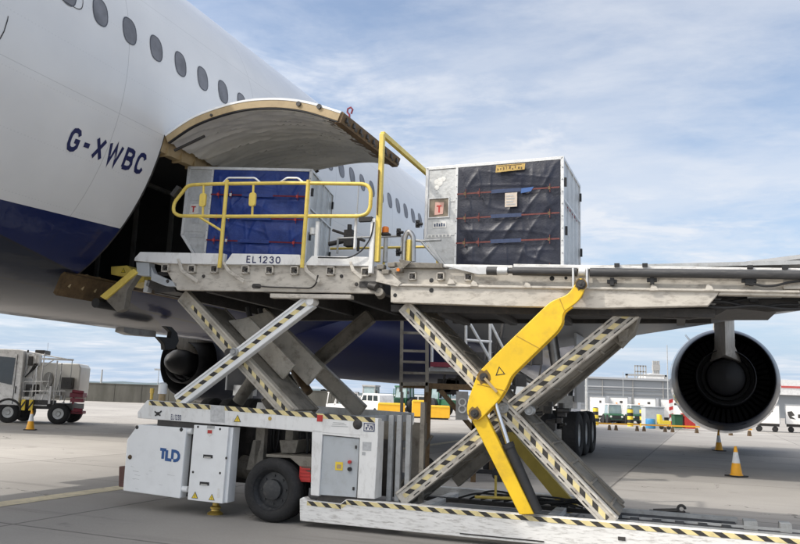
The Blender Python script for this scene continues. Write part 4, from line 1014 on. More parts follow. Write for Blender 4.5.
for u in (-2.2, -1.3, -.4, .5, 1.25): mb.box(u, u + .1, .12, 3.2, 3.08, 3.33)
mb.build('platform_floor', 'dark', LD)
mb = MB()
for k in range(12):
    for j in range(5): mb.rod((-2.1 + k * .28, .45 + j * .55, 3.415), (-2.1 + k * .28, .75 + j * .55, 3.415), .022, 8)
mb.build('roller_bed', 'steel', LD)
# roller housings under the rail
def housing(mb, x_, z_, v, s=.06):
    mb.box(x_ - s, x_ + s, v - .03, v + .02, z_ - s, z_ - s * .7); mb.box(x_ - s, x_ + s, v - .03, v + .02, z_ + s * .7, z_ + s)
    mb.box(x_ - s, x_ - s * .75, v - .03, v + .02, z_ - s, z_ + s); mb.box(x_ + s * .75, x_ + s, v - .03, v + .02, z_ - s, z_ + s)
    mb.rod((x_, v - .05, z_), (x_, v + .02, z_), s * .42, 10, 1); mb.rod((x_ + s * .5, v - .04, z_ - s * .5), (x_ + s * .5, v + .02, z_ - s * .5), s * .25, 8, 1)
mb = MB()
for px in ((-1.940, 3.436), (-1.480, 3.410), (-1.100, 3.401), (-0.590, 3.381), (-0.206, 3.365), (0.183, 3.349), (0.727, 3.330), (1.237, 3.305)):
    housing(mb, px[0], px[1], .0)
mb.build_each('roller_housing', ['beam', 'dark'], BM)
mb = MB()
for a_, b2, c2 in (((-1.714, 3.556), (-1.627, 3.362), (-1.339, 3.189)), ((-0.949, 3.491), (-0.855, 3.345), (-0.582, 3.176)), ((0.319, 3.457), (0.373, 3.317), (0.593, 3.149)), ((1.018, 3.438), (1.052, 3.316), (1.202, 3.192))):
    A_, B_, C_ = Vector(a_), Vector(b2), Vector(c2); o1 = Vector((.035, .0))
    poly(mb, [A_, A_ + o1, B_ + o1 + Vector((.01, .02)), C_ + Vector((.02, .05)), C_, B_], -.075, -.05)
mb.build_each('deflector_fin', 'beam', BM, bevel=.006)
mb = MB(); q1, q2 = (-0.412, 3.144), (0.545, 3.115)
mb.prism(roundpoly([(q1[0] - .07, q1[1] + .035), (q1[0] + .07, q1[1] + .03), (q1[0] + .07, q1[1] - .035), (q1[0] - .07, q1[1] - .03)], .03, 3), .008, .0185)
mb.tube(roundpath([(q1[0], -.01, q1[1]), (q1[0] + .2, -.01, q1[1] - .02), (q2[0] - .1, -.01, q2[1] - .02), (q2[0], -.06, q2[1] + .03), (q2[0] + .03, -.08, q2[1] + .15)], .06), .011, 7)
for px in ((-1.292, 3.303), (-1.903, 3.242), (0.878, 3.258), (1.101, 3.146)): mb.lathe([(0, .0), (.022, .004), (.026, .018)], (px[0], 0, px[1]), 'y', 12)
mb.build_each('cable', 'dark', BM)
mb = MB(); c = (1.398, 3.059)
mb.rod((c[0] - .1, .0, c[1] + .06), (c[0] + .02, -.04, c[1] + .03), .05, 10); mb.rod((c[0] + .05, .05, c[1] - .06), (c[0] + .05, -.04, c[1] - .03), .06, 12, 1); mb.box(c[0] - .25, c[0] + .08, .0, .1, c[1] + .04, c[1] + .12)
mb.build_each('hinge_fitting', ['dark', 'arm_grey'], BM)
# front guides reaching for the sill
mb = MB(); poly(mb, [(-2.493, 3.434), (-2.423, 3.372), (-2.954, 2.972), (-3.063, 3.026)], -.04, .16); poly(mb, [(-3.248, 3.552), (-2.942, 3.560), (-2.839, 3.494), (-2.941, 3.386), (-3.233, 3.423)], .35, .75)
FG = mb.build('front_guide', 'rail_yellow', LD, bevel=.008)
mb = MB(); poly(mb, [(-2.432, 3.372), (-2.603, 3.119), (-2.626, 2.834), (-2.748, 2.790), (-2.972, 2.972)], -.0, .12); poly(mb, [(-3.026, 3.419), (-2.690, 3.476), (-2.729, 3.318), (-2.989, 3.259)], .5, .8, 1); mb.build('guide_plate', ['arm_grey', 'rail_yellow'], FG, bevel=.006)
mb = MB(); a_ = (-3.135, 2.928); mb.rod((a_[0], -.03, a_[1]), (a_[0], .5, a_[1]), .075, 14); a2 = (-3.032, 3.003); mb.rod((a2[0], .1, a2[1]), (a2[0], .5, a2[1]), .07, 14); mb.build_each('rubber_bumper', 'black', FG)
warn(FG, (-2.997, 3.472), .05, .348)
mb = MB(); poly(mb, [(-2.487, 3.540), (-2.251, 3.526), (-2.229, 3.323), (-2.447, 3.342)], -.0, .14); poly(mb, [(-2.227, 3.473), (-2.163, 3.366), (-1.744, 3.209), (-1.739, 3.158), (-1.931, 3.168), (-2.205, 3.262)], .02, .12)
mb.build_each('nose_bracket', 'grey_box', LD, bevel=.006)
mb = MB(); poly(mb, [(-2.324, 3.288), (-1.868, 3.189), (-1.807, 3.099), (-2.124, 3.088), (-2.350, 3.197)], .1, .5); poly(mb, [(-2.375, 3.281), (-2.283, 3.264), (-2.319, 3.099), (-2.391, 3.100)], .1, .2, 1); mb.build_each('nose_mechanism', ['dark', 'alu_frame'], LD)

# ---- yellow guard rail on the bridge
rr = .024
mb = MB(); loop = [(-1.167, 4.645), (-1.562, 4.657), (-1.647, 4.637), (-1.851, 4.398), (-1.852, 4.261), (-1.744, 4.196), (-0.875, 4.146), (0.089, 4.104), (1.142, 4.052), (1.241, 4.079), (1.285, 4.159), (1.286, 4.379), (1.246, 4.464), (1.165, 4.497), (0.058, 4.581)]
P3 = [(p[0], -.06, p[1]) for p in loop]
out = []
for i in range(len(P3)): out.append(P3[i])
out = roundpoly(out, .09, 3); mb.tube(out, rr + .002, 12, closed=True)
GR = mb.build('guard_rail', 'rail_yellow', LD)
def railpost(a_, b2, r, v=-.06):
    mb = MB(); mb.tube([(a_[0], v - .0, a_[1]), (b2[0], v, b2[1])], r, 10)
    return mb
mb = railpost((-0.955, 4.683), (-0.978, 3.402), .029, -.075); mb.build('stanchion', 'rail_yellow', GR)
mb = railpost((0.352, 4.598), (0.327, 3.370), .029, -.075); mb.build('stanchion', 'rail_yellow', GR)
mb = railpost((-1.406, 4.172), (-0.990, 3.939), .018); mb.build('brace', 'rail_yellow', GR)
for a_, b2 in (((-1.358, 4.649), (-1.333, 4.176)), ((-0.524, 4.611), (-0.512, 4.136))):
    mb = railpost(a_, b2, .017); c = ((a_[0] + b2[0]) / 2, (a_[1] + b2[1]) / 2)
    mb.prism(roundpoly([(c[0] - .052, c[1] - .10), (c[0] + .052, c[1] - .10), (c[0] + .052, c[1] + .10), (c[0] - .052, c[1] + .10)], .04, 3), -.085, -.05)
    mb.build('latch_post', 'rail_yellow', GR, bevel=.003)
mb = MB(); a_ = (1.105, 4.473); b2 = (1.096, 4.100); mb.rod((a_[0], -.06, a_[1]), (b2[0], -.06, b2[1]), .008, 8); mb.build('rail_pin', 'galv', GR)
mb = MB(); c = Vector((-1.815, 4.563)); d = Vector((.65, .76)) * .085; e = Vector((.76, -.65)) * .035
poly(mb, [c - d - e, c + d - e, c + d + e, c - d + e], -.12, -.03); mb.build('rail_lamp', 'dark', GR, bevel=.008)
# bent white handrails at the far side of the bridge
mb = MB()
for pts in (((-1.033, 4.651), (-0.955, 4.725), (-0.508, 4.693), (-0.405, 4.611)), ((-0.116, 4.593), (0.006, 4.660), (0.179, 4.646), (0.277, 4.567))):
    mb = MB(); q_ = [(p[0], -.06, p[1]) for p in pts]; mb.tube(roundpath(q_, .03), .013, 8); mb.build('grab_handle', 'white_clean', GR)
# white corner post with cable
mb = MB(); a_, b2 = (1.341, 4.008), (1.330, 3.274)
mb.bar((a_[0], -.05, a_[1]), (b2[0], -.05, b2[1]), .06, .07); mb.rod((a_[0] - .28, -.0, 3.62), (a_[0] - .28, .0, 4.1), .02); mb.bar(((0.496, 3.886)[0], .0, 4.02), ((0.495, 3.373)[0], .0, 3.4), .05, .05)
CPO = mb.build_each('corner_post', 'white', LD, bevel=.006)[0]
mb = MB(); a_ = (1.249, 4.001); mb.box(a_[0] - .11, a_[0] + .08, -.1, -.04, a_[1] - .03, a_[1] + .03); 
mb.tube(roundpath([(p[0], -.09, p[1]) for p in ((0.567, 3.503), (1.037, 3.482), (1.205, 3.572), (1.326, 3.742), (1.359, 3.957))], .15), .010, 7)
mb.build('bracket_and_cable', 'black', CPO)
mb = MB(); c = (0.400, 3.906); mb.tube([(c[0], .05, c[1] - .05), (c[0], .05, c[1] + .04)], .045, 12); mb.build('white_knob', 'white_clean', CPO)

# ---- yellow gate arch over the joint of the platforms
mb = MB(); a_, b2 = (1.402, 5.193), (1.401, 3.431)
mb.bar((a_[0], -.02, a_[1]), (b2[0], -.02, b2[1]), .062, .07)
mb.bar((a_[0], -.02, a_[1] + .0), (a_[0] + .02, 3.25, a_[1] + .03), .06, .07)
mb.bar((a_[0] + .02, 3.25, a_[1]), (b2[0] + .02, 3.25, b2[1]), .07, .07)
GA = mb.build('gate_arch', 'rail_yellow', LD, bevel=.006)
mb = MB(); p0 = (1.400, 4.676); p1 = (1.403, 4.057); mb.bar((p0[0] - .012, -.061, p0[1]), (p1[0] - .012, -.061, p1[1]), .012, .035); mb.build('gate_slot', 'rust', GA)

# ---- main platform
mb = MB()
poly(mb, [(1.550, 3.356), (6.375, 3.183), (6.365, 2.972), (5.558, 2.989), (4.696, 3.024), (1.572, 3.129)], .06, .12)                 # upper web
poly(mb, [(1.591, 3.131), (4.697, 3.020), (5.562, 2.990), (5.427, 2.824), (4.243, 2.804), (3.045, 2.838), (1.600, 2.897)], .0, .12)       # lower web
poly(mb, [(1.591, 3.141), (6.359, 2.982), (6.358, 2.954), (1.592, 3.108)], -.03, .06)      # flange lip
poly(mb, [(5.558, 2.993), (6.556, 2.946), (6.555, 2.914), (5.536, 2.948)], .0, .12)
uu = (6.361, 2.979)
mb.box(6.2, 8.2, .0, .12, 3.0, 3.16)
MBM = mb.build('platform_beam', 'beam', LD, bevel=.008)
mb = MB()
for px, r_ in (((2.150, 3.174), .030), ((2.153, 3.047), .030), ((1.661, 2.989), .026), ((3.681, 3.170), .03), ((3.848, 3.172), .02)): mb.lathe([(0, -.006), (r_, -.004)], (px[0], 0 if r_ != .03 or True else 0, px[1]), 'y', 14)
mb.build_each('bolt_hole', 'black', MBM)
mb = MB()
for px in ((1.883, 3.238), (2.262, 3.230), (2.630, 3.216)): housing(mb, px[0], px[1], .04, .05)
for px in ((2.422, 3.162), (2.722, 3.131), (3.389, 3.101), (4.852, 3.047), (5.443, 3.038)):
    x_, z_ = px; poly(mb, [(x_ - .05, z_ - .045), (x_ + .05, z_ - .045), (x_ + .03, z_ + .0), (x_ - .02, z_ + .03)], -.045, .05)
mb.build_each('roller_housing', ['beam', 'dark'], MBM)
# dark under-structure and far beam
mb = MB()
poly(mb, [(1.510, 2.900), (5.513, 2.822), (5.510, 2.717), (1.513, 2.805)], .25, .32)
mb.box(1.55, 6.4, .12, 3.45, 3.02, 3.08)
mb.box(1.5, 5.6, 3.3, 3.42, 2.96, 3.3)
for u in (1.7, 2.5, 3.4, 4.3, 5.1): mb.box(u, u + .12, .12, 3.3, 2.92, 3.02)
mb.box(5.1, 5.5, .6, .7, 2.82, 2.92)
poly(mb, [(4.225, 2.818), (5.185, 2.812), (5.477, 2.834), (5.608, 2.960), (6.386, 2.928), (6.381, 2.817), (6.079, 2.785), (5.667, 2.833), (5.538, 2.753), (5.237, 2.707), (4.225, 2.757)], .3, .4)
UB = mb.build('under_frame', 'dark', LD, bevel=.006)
mb = MB(); random.seed(21)
for k in range(7):
    z_ = 2.86 + .035 * k; v_ = .14 + .03 * k
    pts = [(5.35 + random.uniform(-.1, .1), v_, z_)]
    for j in range(5): pts.append((5.6 + j * .32, v_ + random.uniform(-.04, .04), z_ - random.uniform(-.01, .09)))
    mb.tube(roundpath(pts, .15), random.choice((.014, .02, .026)), 7)
for k in range(14):
    x_ = 5.35 + random.uniform(0, 1.4); z_ = random.uniform(2.86, 2.98); s_ = random.uniform(.02, .05); mb.box(x_, x_ + s_ * 2, .2, .26, z_, z_ + s_)
mb.build_each('hydraulic_hose', 'black', LD)
mb = MB(); mb.rod((5.3, .45, 2.98), (7.0, .45, 2.93), .025); mb.rod((5.3, .5, 2.92), (7.0, .5, 2.9), .02); mb.box(5.85, 6.2, .16, .3, 2.93, 3.0); mb.build_each('steel_conduit', 'galv', LD)
# side guide tube, collars and the pale bar on top
mb = MB(); a_, b2 = (3.214, 3.260), (6.553, 3.140); z2 = b2[1]
def tb(x0_, x1_, r_, mb, mi=0, n=18):
    f = lambda x_: a_[1] + (z2 - a_[1]) * (x_ - a_[0]) / (b2[0] - a_[0])
    mb.tube([(x0_, -.06, f(x0_)), (x1_, -.06, f(x1_))], r_, n, mi)
p1 = (3.985, 3.245)[0]; p2 = (4.137, 3.241)[0]
tb(a_[0], p1, .052, mb); tb(p2, 8.0, .052, mb); x0_ = (2.888, 3.270)[0]; x1_ = (3.021, 3.267)[0]; tb(x0_, x1_, .052, mb); tb(x1_ + .12, a_[0] + .02, .030, mb)
mb.build_each('guide_tube', 'tube', LD)
mb = MB(); tb(x1_ - .01, x1_ + .13, .050, mb); tb((4.037, 3.254)[0] - .03, (4.037, 3.254)[0] + .05, .05, mb)
c = (4.032, 3.232)
for dx in (-.085, .075): mb.box(c[0] + dx - .012, c[0] + dx + .012, -.13, .02, c[1] - .20, c[1] + .04)
poly(mb, [(2.321, 3.353), (2.880, 3.322), (2.882, 3.231), (2.767, 3.233)], -.05, .0)
mb.build_each('tube_clamp', 'alu_frame', LD, bevel=.004)
mb = MB(); poly(mb, [(3.207, 3.361), (6.567, 3.223), (6.564, 3.174), (3.208, 3.315)], .0, .09); poly(mb, [(1.676, 3.412), (3.188, 3.349), (3.188, 3.315), (1.678, 3.371)], .02, .1)
TBR = mb.build_each('top_bar', 'beam_white', LD, bevel=.004)
mb = MB()
for px in ((4.443, 3.303), (4.758, 3.295), (5.873, 3.244), (6.224, 3.230)): mb.box(px[0] - .03, px[0] + .03, -.03, -.002, px[1] - .01, px[1] + .03)
for px in ((4.385, 3.117), (4.832, 3.126), (5.837, 3.102), (5.877, 3.095)): mb.box(px[0] - .055, px[0] + .055, -.05, .02, px[1] - .02, px[1] + .02); mb.box(px[0] - .02, px[0] + .025, -.06, .02, px[1] - .05, px[1] + .04)
mb.tube(roundpath([(p[0], -.05, p[1]) for p in ((5.814, 3.103), (5.963, 3.033), (6.112, 3.031), (6.261, 3.073), (6.504, 3.090))], .1), .014, 7)
mb.build_each('limit_switch', 'black', MBM)
mb = MB(); mb.box(1.6, 8.2, .15, 3.35, 3.30, 3.345)
mb.build('platform_floor', 'galv', LD)
mb = MB()
for k in range(20):
    for j in range(5): mb.rod((1.75 + k * .3, .4 + j * .58, 3.36), (1.75 + k * .3, .75 + j * .58, 3.36), .022, 8)
mb.build('roller_bed', 'steel', LD)
mb = MB(); poly(mb, [(6.110, 3.454), (6.521, 3.524), (6.652, 3.532), (6.645, 3.397)], 3.3, 3.36); mb.build('far_guide', 'white', LD) if False else None

# ---- operator corner at the joint: beacon, lamps, small rails
mb = MB(); c = (1.463, 3.627); mb.rod((c[0], .1, (1.477, 3.450)[1]), (c[0], .1, (1.464, 3.777)[1]), .03, 10); BCN = mb.build('beacon_post', 'galv', LD)
mb = MB(); c = (1.452, 3.887); mb.tube([(c[0], .1, c[1] - .045), (c[0], .1, c[1] + .03)], .046, 14); mb.lathe([(.046, .03), (.03, .045), (0, .05)], (c[0], .1, c[1]), 'z', 14); mb.box(c[0] - .06, c[0] + .06, .04, .16, c[1] - .07, c[1] - .046, 1); mb.build('amber_beacon', ['orange', 'dark'], BCN)
mb = MB(); z_ = (0.717, 3.910)[1]; z2_ = (0.728, 3.690)[1]
xl, xr = (0.529, 3.917)[0], (1.510, 3.879)[0]
mb.rod((xl, .6, z_), (xr, .6, z_), .016); mb.rod((xl, .6, z2_), (xl, .6, z_), .016); mb.rod((xr, .6, 3.4), (xr, .6, z_), .016)
for px, b2_ in (((1.665, 3.825), (1.825, 3.805)), ((1.825, 3.805), (2.119, 3.477)), ((1.676, 3.502), (1.665, 3.825)), ((2.110, 3.808), (1.825, 3.805))): mb.rod((px[0], .5, px[1]), (b2_[0], .5, b2_[1]), .018)
mb.build('step_handrail', 'galv', LD)
mb = MB()
for px in ((1.565, 3.898), (1.568, 3.621), (1.835, 4.003)):
    mb.lathe([(0, -.02), (.022, -.03), (.032, 0), (.03, .05), (0, .06)], (px[0], .3, px[1]), 'y', 14); mb.box(px[0] - .03, px[0] + .02, .3, .34, px[1] - .05, px[1] + .05); mb.rod((px[0], .3, px[1]), (px[0] + .07, .3, px[1] - .01), .02)
mb.build_each('work_lamp', 'black', LD)
mb = MB(); a_ = (1.677, 3.472); b2 = (1.685, 3.868); mb.tube(roundpath([(a_[0], .25, a_[1]), (a_[0], .25, b2[1] - .05), (a_[0] + .05, .25, b2[1] + .03), (a_[0] + .12, .25, b2[1] - .05), (a_[0] + .13, .25, a_[1])], .06), .035, 12); mb.build('joystick_column', 'steel', LD)
mb = MB(); a_ = (1.756, 3.763); mb.box(a_[0] - .025, a_[0] + .025, .18, .26, (1.759, 3.464)[1], a_[1]); mb.build('yellow_cover', 'rail_yellow', LD, bevel=.006)
mb = MB(); poly(mb, [(1.628, 3.429), (2.297, 3.391), (2.299, 3.326), (1.631, 3.349)], -.02, .3); poly(mb, [(1.711, 3.453), (1.756, 3.346), (1.691, 3.242), (1.771, 3.319), (1.891, 3.421)], -.06, -.04)
for px in ((1.468, 3.357), (1.540, 3.289), (1.620, 3.380), (1.720, 3.312)): mb.box(px[0] - .05, px[0] + .05, -.08, .02, px[1] - .03, px[1] + .03)
poly(mb, [(1.401, 3.324), (1.614, 3.266), (1.756, 3.145), (1.703, 3.094), (1.394, 3.165)], -.04, .04, 1)
mb.build_each('joint_bracket', ['arm_grey', 'beam'], LD, bevel=.006)
mb = MB(); c = (1.724, 3.307); mb.tube([(c[0], -.1, c[1]), (c[0], -.075, c[1])], .022, 10);  mb.build_each('marker_lamp', 'orange', LD)
mb = MB(); c = (0.645, 3.954)
mb.rod((c[0] - .3, .8, c[1] + .13), (c[0] + .22, .8, c[1] - .05), .02); mb.box(c[0] - .1, c[0] + .03, .76, .9, c[1] - .12, c[1] + .12); mb.rod((c[0] - .35, .8, c[1] - .08), (c[0], .8, c[1] - .02), .035); mb.rod((c[0] + .12, .8, c[1] - .2), (c[0] + .12, .8, c[1] - .02), .02); mb.tube([(c[0] - .03, .8, c[1] + .1), (c[0] - .03, .8, c[1] + .2)], .035, 8)
mb.build('drive_mechanism', 'dark', LD)
# far handrail and far platform edge
mb = MB()
for u in (-2.0, -.9, .2, 1.2): mb.rod((u, 3.3, 3.35), (u, 3.3, 4.35), .022)
mb.rod((-2.0, 3.3, 4.35), (1.2, 3.3, 4.30), .022); mb.rod((-2.0, 3.3, 3.9), (1.2, 3.3, 3.88), .022)
mb.build('far_guard_rail', 'rail_yellow', LD)

# ------------------------------------------------------------------ cargo containers
def container(name, loc, rz, tilt, curt, strapm, label, W=2.0, H=1.615, Dp=1.50, extra=True, cw=.44):
    """contoured air-cargo container; x along the open face, slanted lower left corner"""
    root = empty(name, (0, 0, 0)); root['label'] = label; root['category'] = 'cargo container'; root['group'] = 'air cargo containers on the loader'
    Mx = LD.matrix_basis @ Matrix.Translation(loc) @ Matrix.Rotation(tilt, 4, 'Y') @ Matrix.Rotation(rz, 4, 'Z')
    root.matrix_world = Mx; root.location = Mx.to_translation(); root.rotation_euler = Mx.to_euler()
    S_ = [(.0, .52), (.40, .0), (W, 0), (W, H), (0, H)]
    mb = MB(); poly(mb, [(.02, .53), (.41, .02), (W - .02, .02), (W - .02, H - .02), (.02, H - .02)], .03, Dp - .02)
    body = mb.build('shell', 'alu', root)
    mb = MB(); f = .045
    def fr(y0, y1):
        for a_, b2 in zip(S_, S_[1:] + S_[:1]):
            a2, b3 = Vector(a_), Vector(b2); t = (b3 - a2).normalized(); nn = Vector((-t.y, t.x))
            poly(mb, [a2, b3, b3 + nn * f - t * f * .4, a2 + nn * f + t * f * .4], y0, y1)
    fr(0, .05); fr(Dp - .05, Dp)
    for (x_, z_) in S_: 
        xx = min(max(x_, .022), W - .022); zz = min(max(z_, .022), H - .022); mb.box(xx - .021, xx + .021, .05, Dp - .05, zz - .021, zz + .021)
    poly(mb, [(cw, .06), (cw + .035, .06), (cw + .035, H - .045), (cw, H - .045)], -.004, .045)
    mb.box(W + .001, W + .008, .05, Dp - .05, .0, .12)
    mb.build('frame', 'alu_frame', root, bevel=.004)
    # rigid door-side panel with a document pocket
    mb = MB(); poly(mb, [(.045, .53), (.40, .09), (cw, .05), (cw, H - .05), (.045, H - .05)], .012, .03); mb.box(.05, cw - .003, .006, .0115, H * .665, H * .68); mb.box(.05, cw - .003, .006, .0115, H * .36, H * .375)
    pn = mb.build('side_panel', 'alu', root)
    mb = MB()
    for i in range(9):
        mb.lathe([(0, .0), (.008, .002), (.01, .012)], (.03, 0, .60 + i * .11), 'y', 8); mb.lathe([(0, -.012), (.008, -.01), (.01, .0)], (cw + .017, 0, .1 + i * .17), 'y', 8)
        mb.lathe([(0, -.012), (.008, -.01), (.01, .0)], (W - .022, 0, .1 + i * .17), 'y', 8)
    mb.build('rivet_pattern', 'galv', body)
    if extra:
        mb = MB(); mb.box(.07, .36, .004, .012, .86, 1.13, 0)
        for (x0_, x1_, z0_, z1_) in ((.055, .375, 1.13, 1.145), (.055, .375, .845, .86), (.055, .07, .86, 1.13), (.36, .375, .86, 1.13)): mb.box(x0_, x1_, -.006, .0115, z0_, z1_, 1)
        pk = mb.build('document_pocket', [paint('pocket_shade', (.22, .18, .13), .6, var=.3, scale=12), 'alu_frame'], pn)
        mb = MB(); mb.prism([(.15, .89), (.28, .90), (.29, 1.07), (.16, 1.08)], -.001, .003); cd = mb.build('card', paint('pink_card', (.66, .40, .33), .7, var=.1), pk)
        mb = MB(); mb.box(.185, .255, -.004, -.0015, 1.01, 1.03); mb.box(.210, .232, -.0042, -.0016, .925, 1.012); mb.build('card_letter', 'red', cd)
        mb = MB()
        for k in range(9):
            a_ = random.uniform(0, 6.28); r_ = random.uniform(0, .09); mb.lathe([(0, .006), (random.uniform(.02, .05), .0085)], (.22 + r_ * math.cos(a_), 0, 1.36 + r_ * math.sin(a_)), 'y', 9)
        mb.build('torn_sticker', 'label_white', pn)
        mb = MB(); mb.box(.13, .33, .006, .0115, .70, .79); mb.box(.05, .40, .005, .0113, .56, .605)
        lb = mb.build_each('panel_label', 'label_white', pn)[0]
        mb = MB()
        for k in range(5): mb.box(.15 + k * .035, .17 + k * .035, .003, .0055, .72, .76 + .012 * (k % 2))
        mb.build('label_mark', 'blue_strap', lb)
        mb = MB()
        for k in range(6): mb.box(.07 + k * .055, .105 + k * .055, .002, .0045, .57, .595)
        mb.build('label_mark', 'galv', lb)
    else:
        mb = MB(); mb.prism([(.10, .85), (.25, .87), (.24, 1.02), (.11, 1.01)], .002, .008); cd = mb.build('card', 'label_white', pn)
        mb = MB(); mb.box(.13, .20, -.003, .0015, .965, .985); mb.box(.155, .175, -.0032, .0013, .89, .967); mb.build('card_letter', 'red', cd)
        mb = MB(); mb.box(.12, .38, .005, .0113, .50, .545); mb.box(.16, .27, .005, .0113, .72, .79); mb.build_each('panel_label', 'foil', pn)
    # sagging, wrinkled tarpaulin
    nx, nz = 120, 96; x0_, x1_ = cw + .04, W - .05; z0_, z1_ = .05, H - .05; vs = []; sd = loc[0] * 3.1
    for j in range(nz + 1):
        for i in range(nx + 1):
            u, v = i / nx, j / nz; x_ = x0_ + (x1_ - x0_) * u; z_ = z0_ + (z1_ - z0_) * v
            edge = min(1, u * 8, (1 - u) * 8, v * 8 + .2, (1 - v) * 10)
            tie = min(abs(z_ - H * f_) for f_ in (.28, .50, .72)) / .16; tie = .35 + .65 * min(1, tie)
            rd = lambda a, b_, k: max(0., 1 - abs(noise.noise((a, b_, sd + k))) * 5.5) ** 2
            w = .034 * noise.noise((x_ * 1.6 + z_ * 1.1 + sd, z_ * 1.7, sd)) + .013 * rd(x_ * 2.6 - z_ * 1.9, (z_ + x_) * .55, 5) + .008 * rd(x_ * 5.2 + z_ * .8, z_ * .7, 9) + .007 * rd(z_ * 4.2 + x_ * .6, x_ * .8, 2)
            vs.append((x_, .0 - edge * tie * (.012 + w * (1.1 if extra else 1.9)), z_))
    fs = [(j * (nx + 1) + i, j * (nx + 1) + i + 1, (j + 1) * (nx + 1) + i + 1, (j + 1) * (nx + 1) + i) for j in range(nz) for i in range(nx)]
    mb = MB(); mb.add(vs, fs, 0, True); cu = mb.build('tarpaulin', curt, root, sharp=180)
    for f_ in (.28, .50, .72, .04):
        z_ = H * f_; mb = MB()
        mb.box(x0_ + .0, x0_ + .50, -.052, -.045, z_ - .010, z_ + .010, 0); mb.box(x1_ - .52, x1_, -.052, -.045, z_ - .008, z_ + .012, 0)
        mb.box(x0_ + .50, x1_ - .52, -.050, -.044, z_ - .022, z_ + .03, 1)
        k = 0
        for x_ in (x0_ + .12, x0_ + .32, x1_ - .14): mb.box(x_ - .016, x_ + .016, -.062, -.05, z_ - .022, z_ + .022, 2 if k != 1 else 3); mb.rod((x_ + .01, -.055, z_ - .06), (x_ + .01, -.055, z_ + .06), .006, 6, 0); k += 1
        mb.build('lashing_strap', [strapm, 'blue_strap' if extra else curt, 'rust' if extra else 'red', 'brown_strap' if extra else 'label_white'], root)
    if extra:
        mb = MB(); mb.prism([(cw + .60, H - .18), (cw + 1.01, H - .165), (cw + 1.02, H - .08), (cw + .61, H - .075)], -.060, -.052, 0); scf = MB(); scf.prism([(cw + .96, H * .72 - .05), (cw + 1.1, H * .72 - .03), (cw + 1.14, H * .72 + .03), (cw + .97, H * .72 + .02)], -.056, -.0505, 0); scf.build('blue_rag', paint('blue_scarf', (.05, .12, .32), .7), root)
        for k in range(9):
            x_ = cw + .625 + k * .042; z_ = H - .155 + random.uniform(0, .02); mb.box(x_, x_ + random.uniform(.008, .026), -.063, -.0605, z_, z_ + random.uniform(.02, .045), 1)
        mb.box(cw + .64, cw + .97, -.0628, -.0606, H - .094, H - .088, 1)
        mb.build('amber_label', ['label_amber', 'rust'], root)
        mb = MB(); mb.box(cw + .74, cw + .91, -.060, -.052, H * .575, H * .575 + .20); nt_ = mb.build('note', paint('cream_note', (.58, .50, .42), .7, var=.2, scale=30), root)
        mb = MB()
        for k in range(4): mb.box(cw + .76, cw + .88 - .02 * (k % 2), -.0625, -.0605, H * .575 + .03 + k * .04, H * .575 + .045 + k * .04)
        mb.build('note_mark', 'galv', nt_)
    # right-hand end panel: ribs, a slot, red and blue dashes
    mb = MB()
    for y_ in (.40, .78, 1.14): mb.box(W + .0, W + .006, y_, y_ + .02, .12, H - .05)
    mb.box(W + .0, W + .007, .05, Dp - .05, H * .62, H * .635)
    mb.build('end_rib_pattern', 'alu_frame', body)
    mb = MB()
    for k in range(5): mb.box(W + .0065, W + .0085, .22 + k * .2, .30 + k * .2, H * .60 - .03, H * .60 - .01 + .02 * (k % 2))
    if extra: mb.build('end_dashes', 'red_strap', body)
    mb = MB()
    for y_, z_ in ((.10, .60), (Dp - .06, .55), (.04, H - .35), (Dp - .12, H - .22)): mb.box(W, W + .03, y_ - .02, y_ + .02, z_ - .07, z_ + .05)
    mb.box(-.012, 0, .02, .06, .55, .7) ; mb.build_each('strap_hook', 'black', root)
    return root
c_l = container('cargo_container', (-2.06, .42, 3.50), math.radians(12), math.radians(1.6), 'curtain_navy', 'red_strap', 'aluminium container with blue tarpaulin and dark red straps, under the open cargo door', extra=False, W=2.0, H=1.62, cw=.40)
c_r = container('cargo_container', (1.70, 1.0, 3.395), math.radians(-2), 0., 'curtain_black', 'brown_strap', 'aluminium container with charcoal tarpaulin and amber label, out on the main platform against the sky', cw=.46)

# ------------------------------------------------------------------ traffic cones
def cone(x, y, h, label, rz=0.):
    r = empty('traffic_cone', (x, y, 0), rz, label, 'traffic cone', 'traffic cones round the aircraft')
    mb = MB(); mb.prism(roundpoly([(-.21, -.21), (.21, -.21), (.21, .21), (-.21, .21)], .05, 3), 0, .035, ax='z'); mb.build('base', 'black', r, bevel=.006)
    R_ = lambda t: .145 * (1 - t) + .030 * t
    mb = MB()
    for t0, t1, mi in ((0, .42, 0), (.42, .80, 1), (.80, 1, 0)): mb.lathe([(R_(t0), .035 + t0 * (h - .035)), (R_(t1), .035 + t1 * (h - .035))], (0, 0, 0), 'z', 28, mi)
    mb.lathe([(.03, h), (.022, h + .004), (.02, h - .02)], (0, 0, 0), 'z', 20)
    mb.lathe([(.16, .035), (.155, .05), (.145, .06)], (0, 0, 0), 'z', 28)
    mb.build('cone_body', ['cone_orange', 'cone_white'], r); return r
g1, g2, g3 = (-13.380, 28.562), (8.610, 19.582), (12.831, 30.675)
cone(g1[0], g1[1], .72, 'small orange and white cone standing in front of the fuel truck', .3)
cone(g2[0], g2[1], .74, 'orange and white cone nearest the camera, on the sunlit apron at right', .5)
cone(g3[0], g3[1], .74, 'smaller cone standing beneath the near engine', .1)

# ------------------------------------------------------------------ fuel truck
FT = empty('fuel_truck', (-15.6, 33.0, 0), math.radians(8), 'white airport fuel truck with tank, hoses and red rear gear at the left edge', 'truck')
def fx(mb, p, q, y0, y1, mi=0): mb.box(p[0], q[0], y0, y1, p[1], q[1], mi)
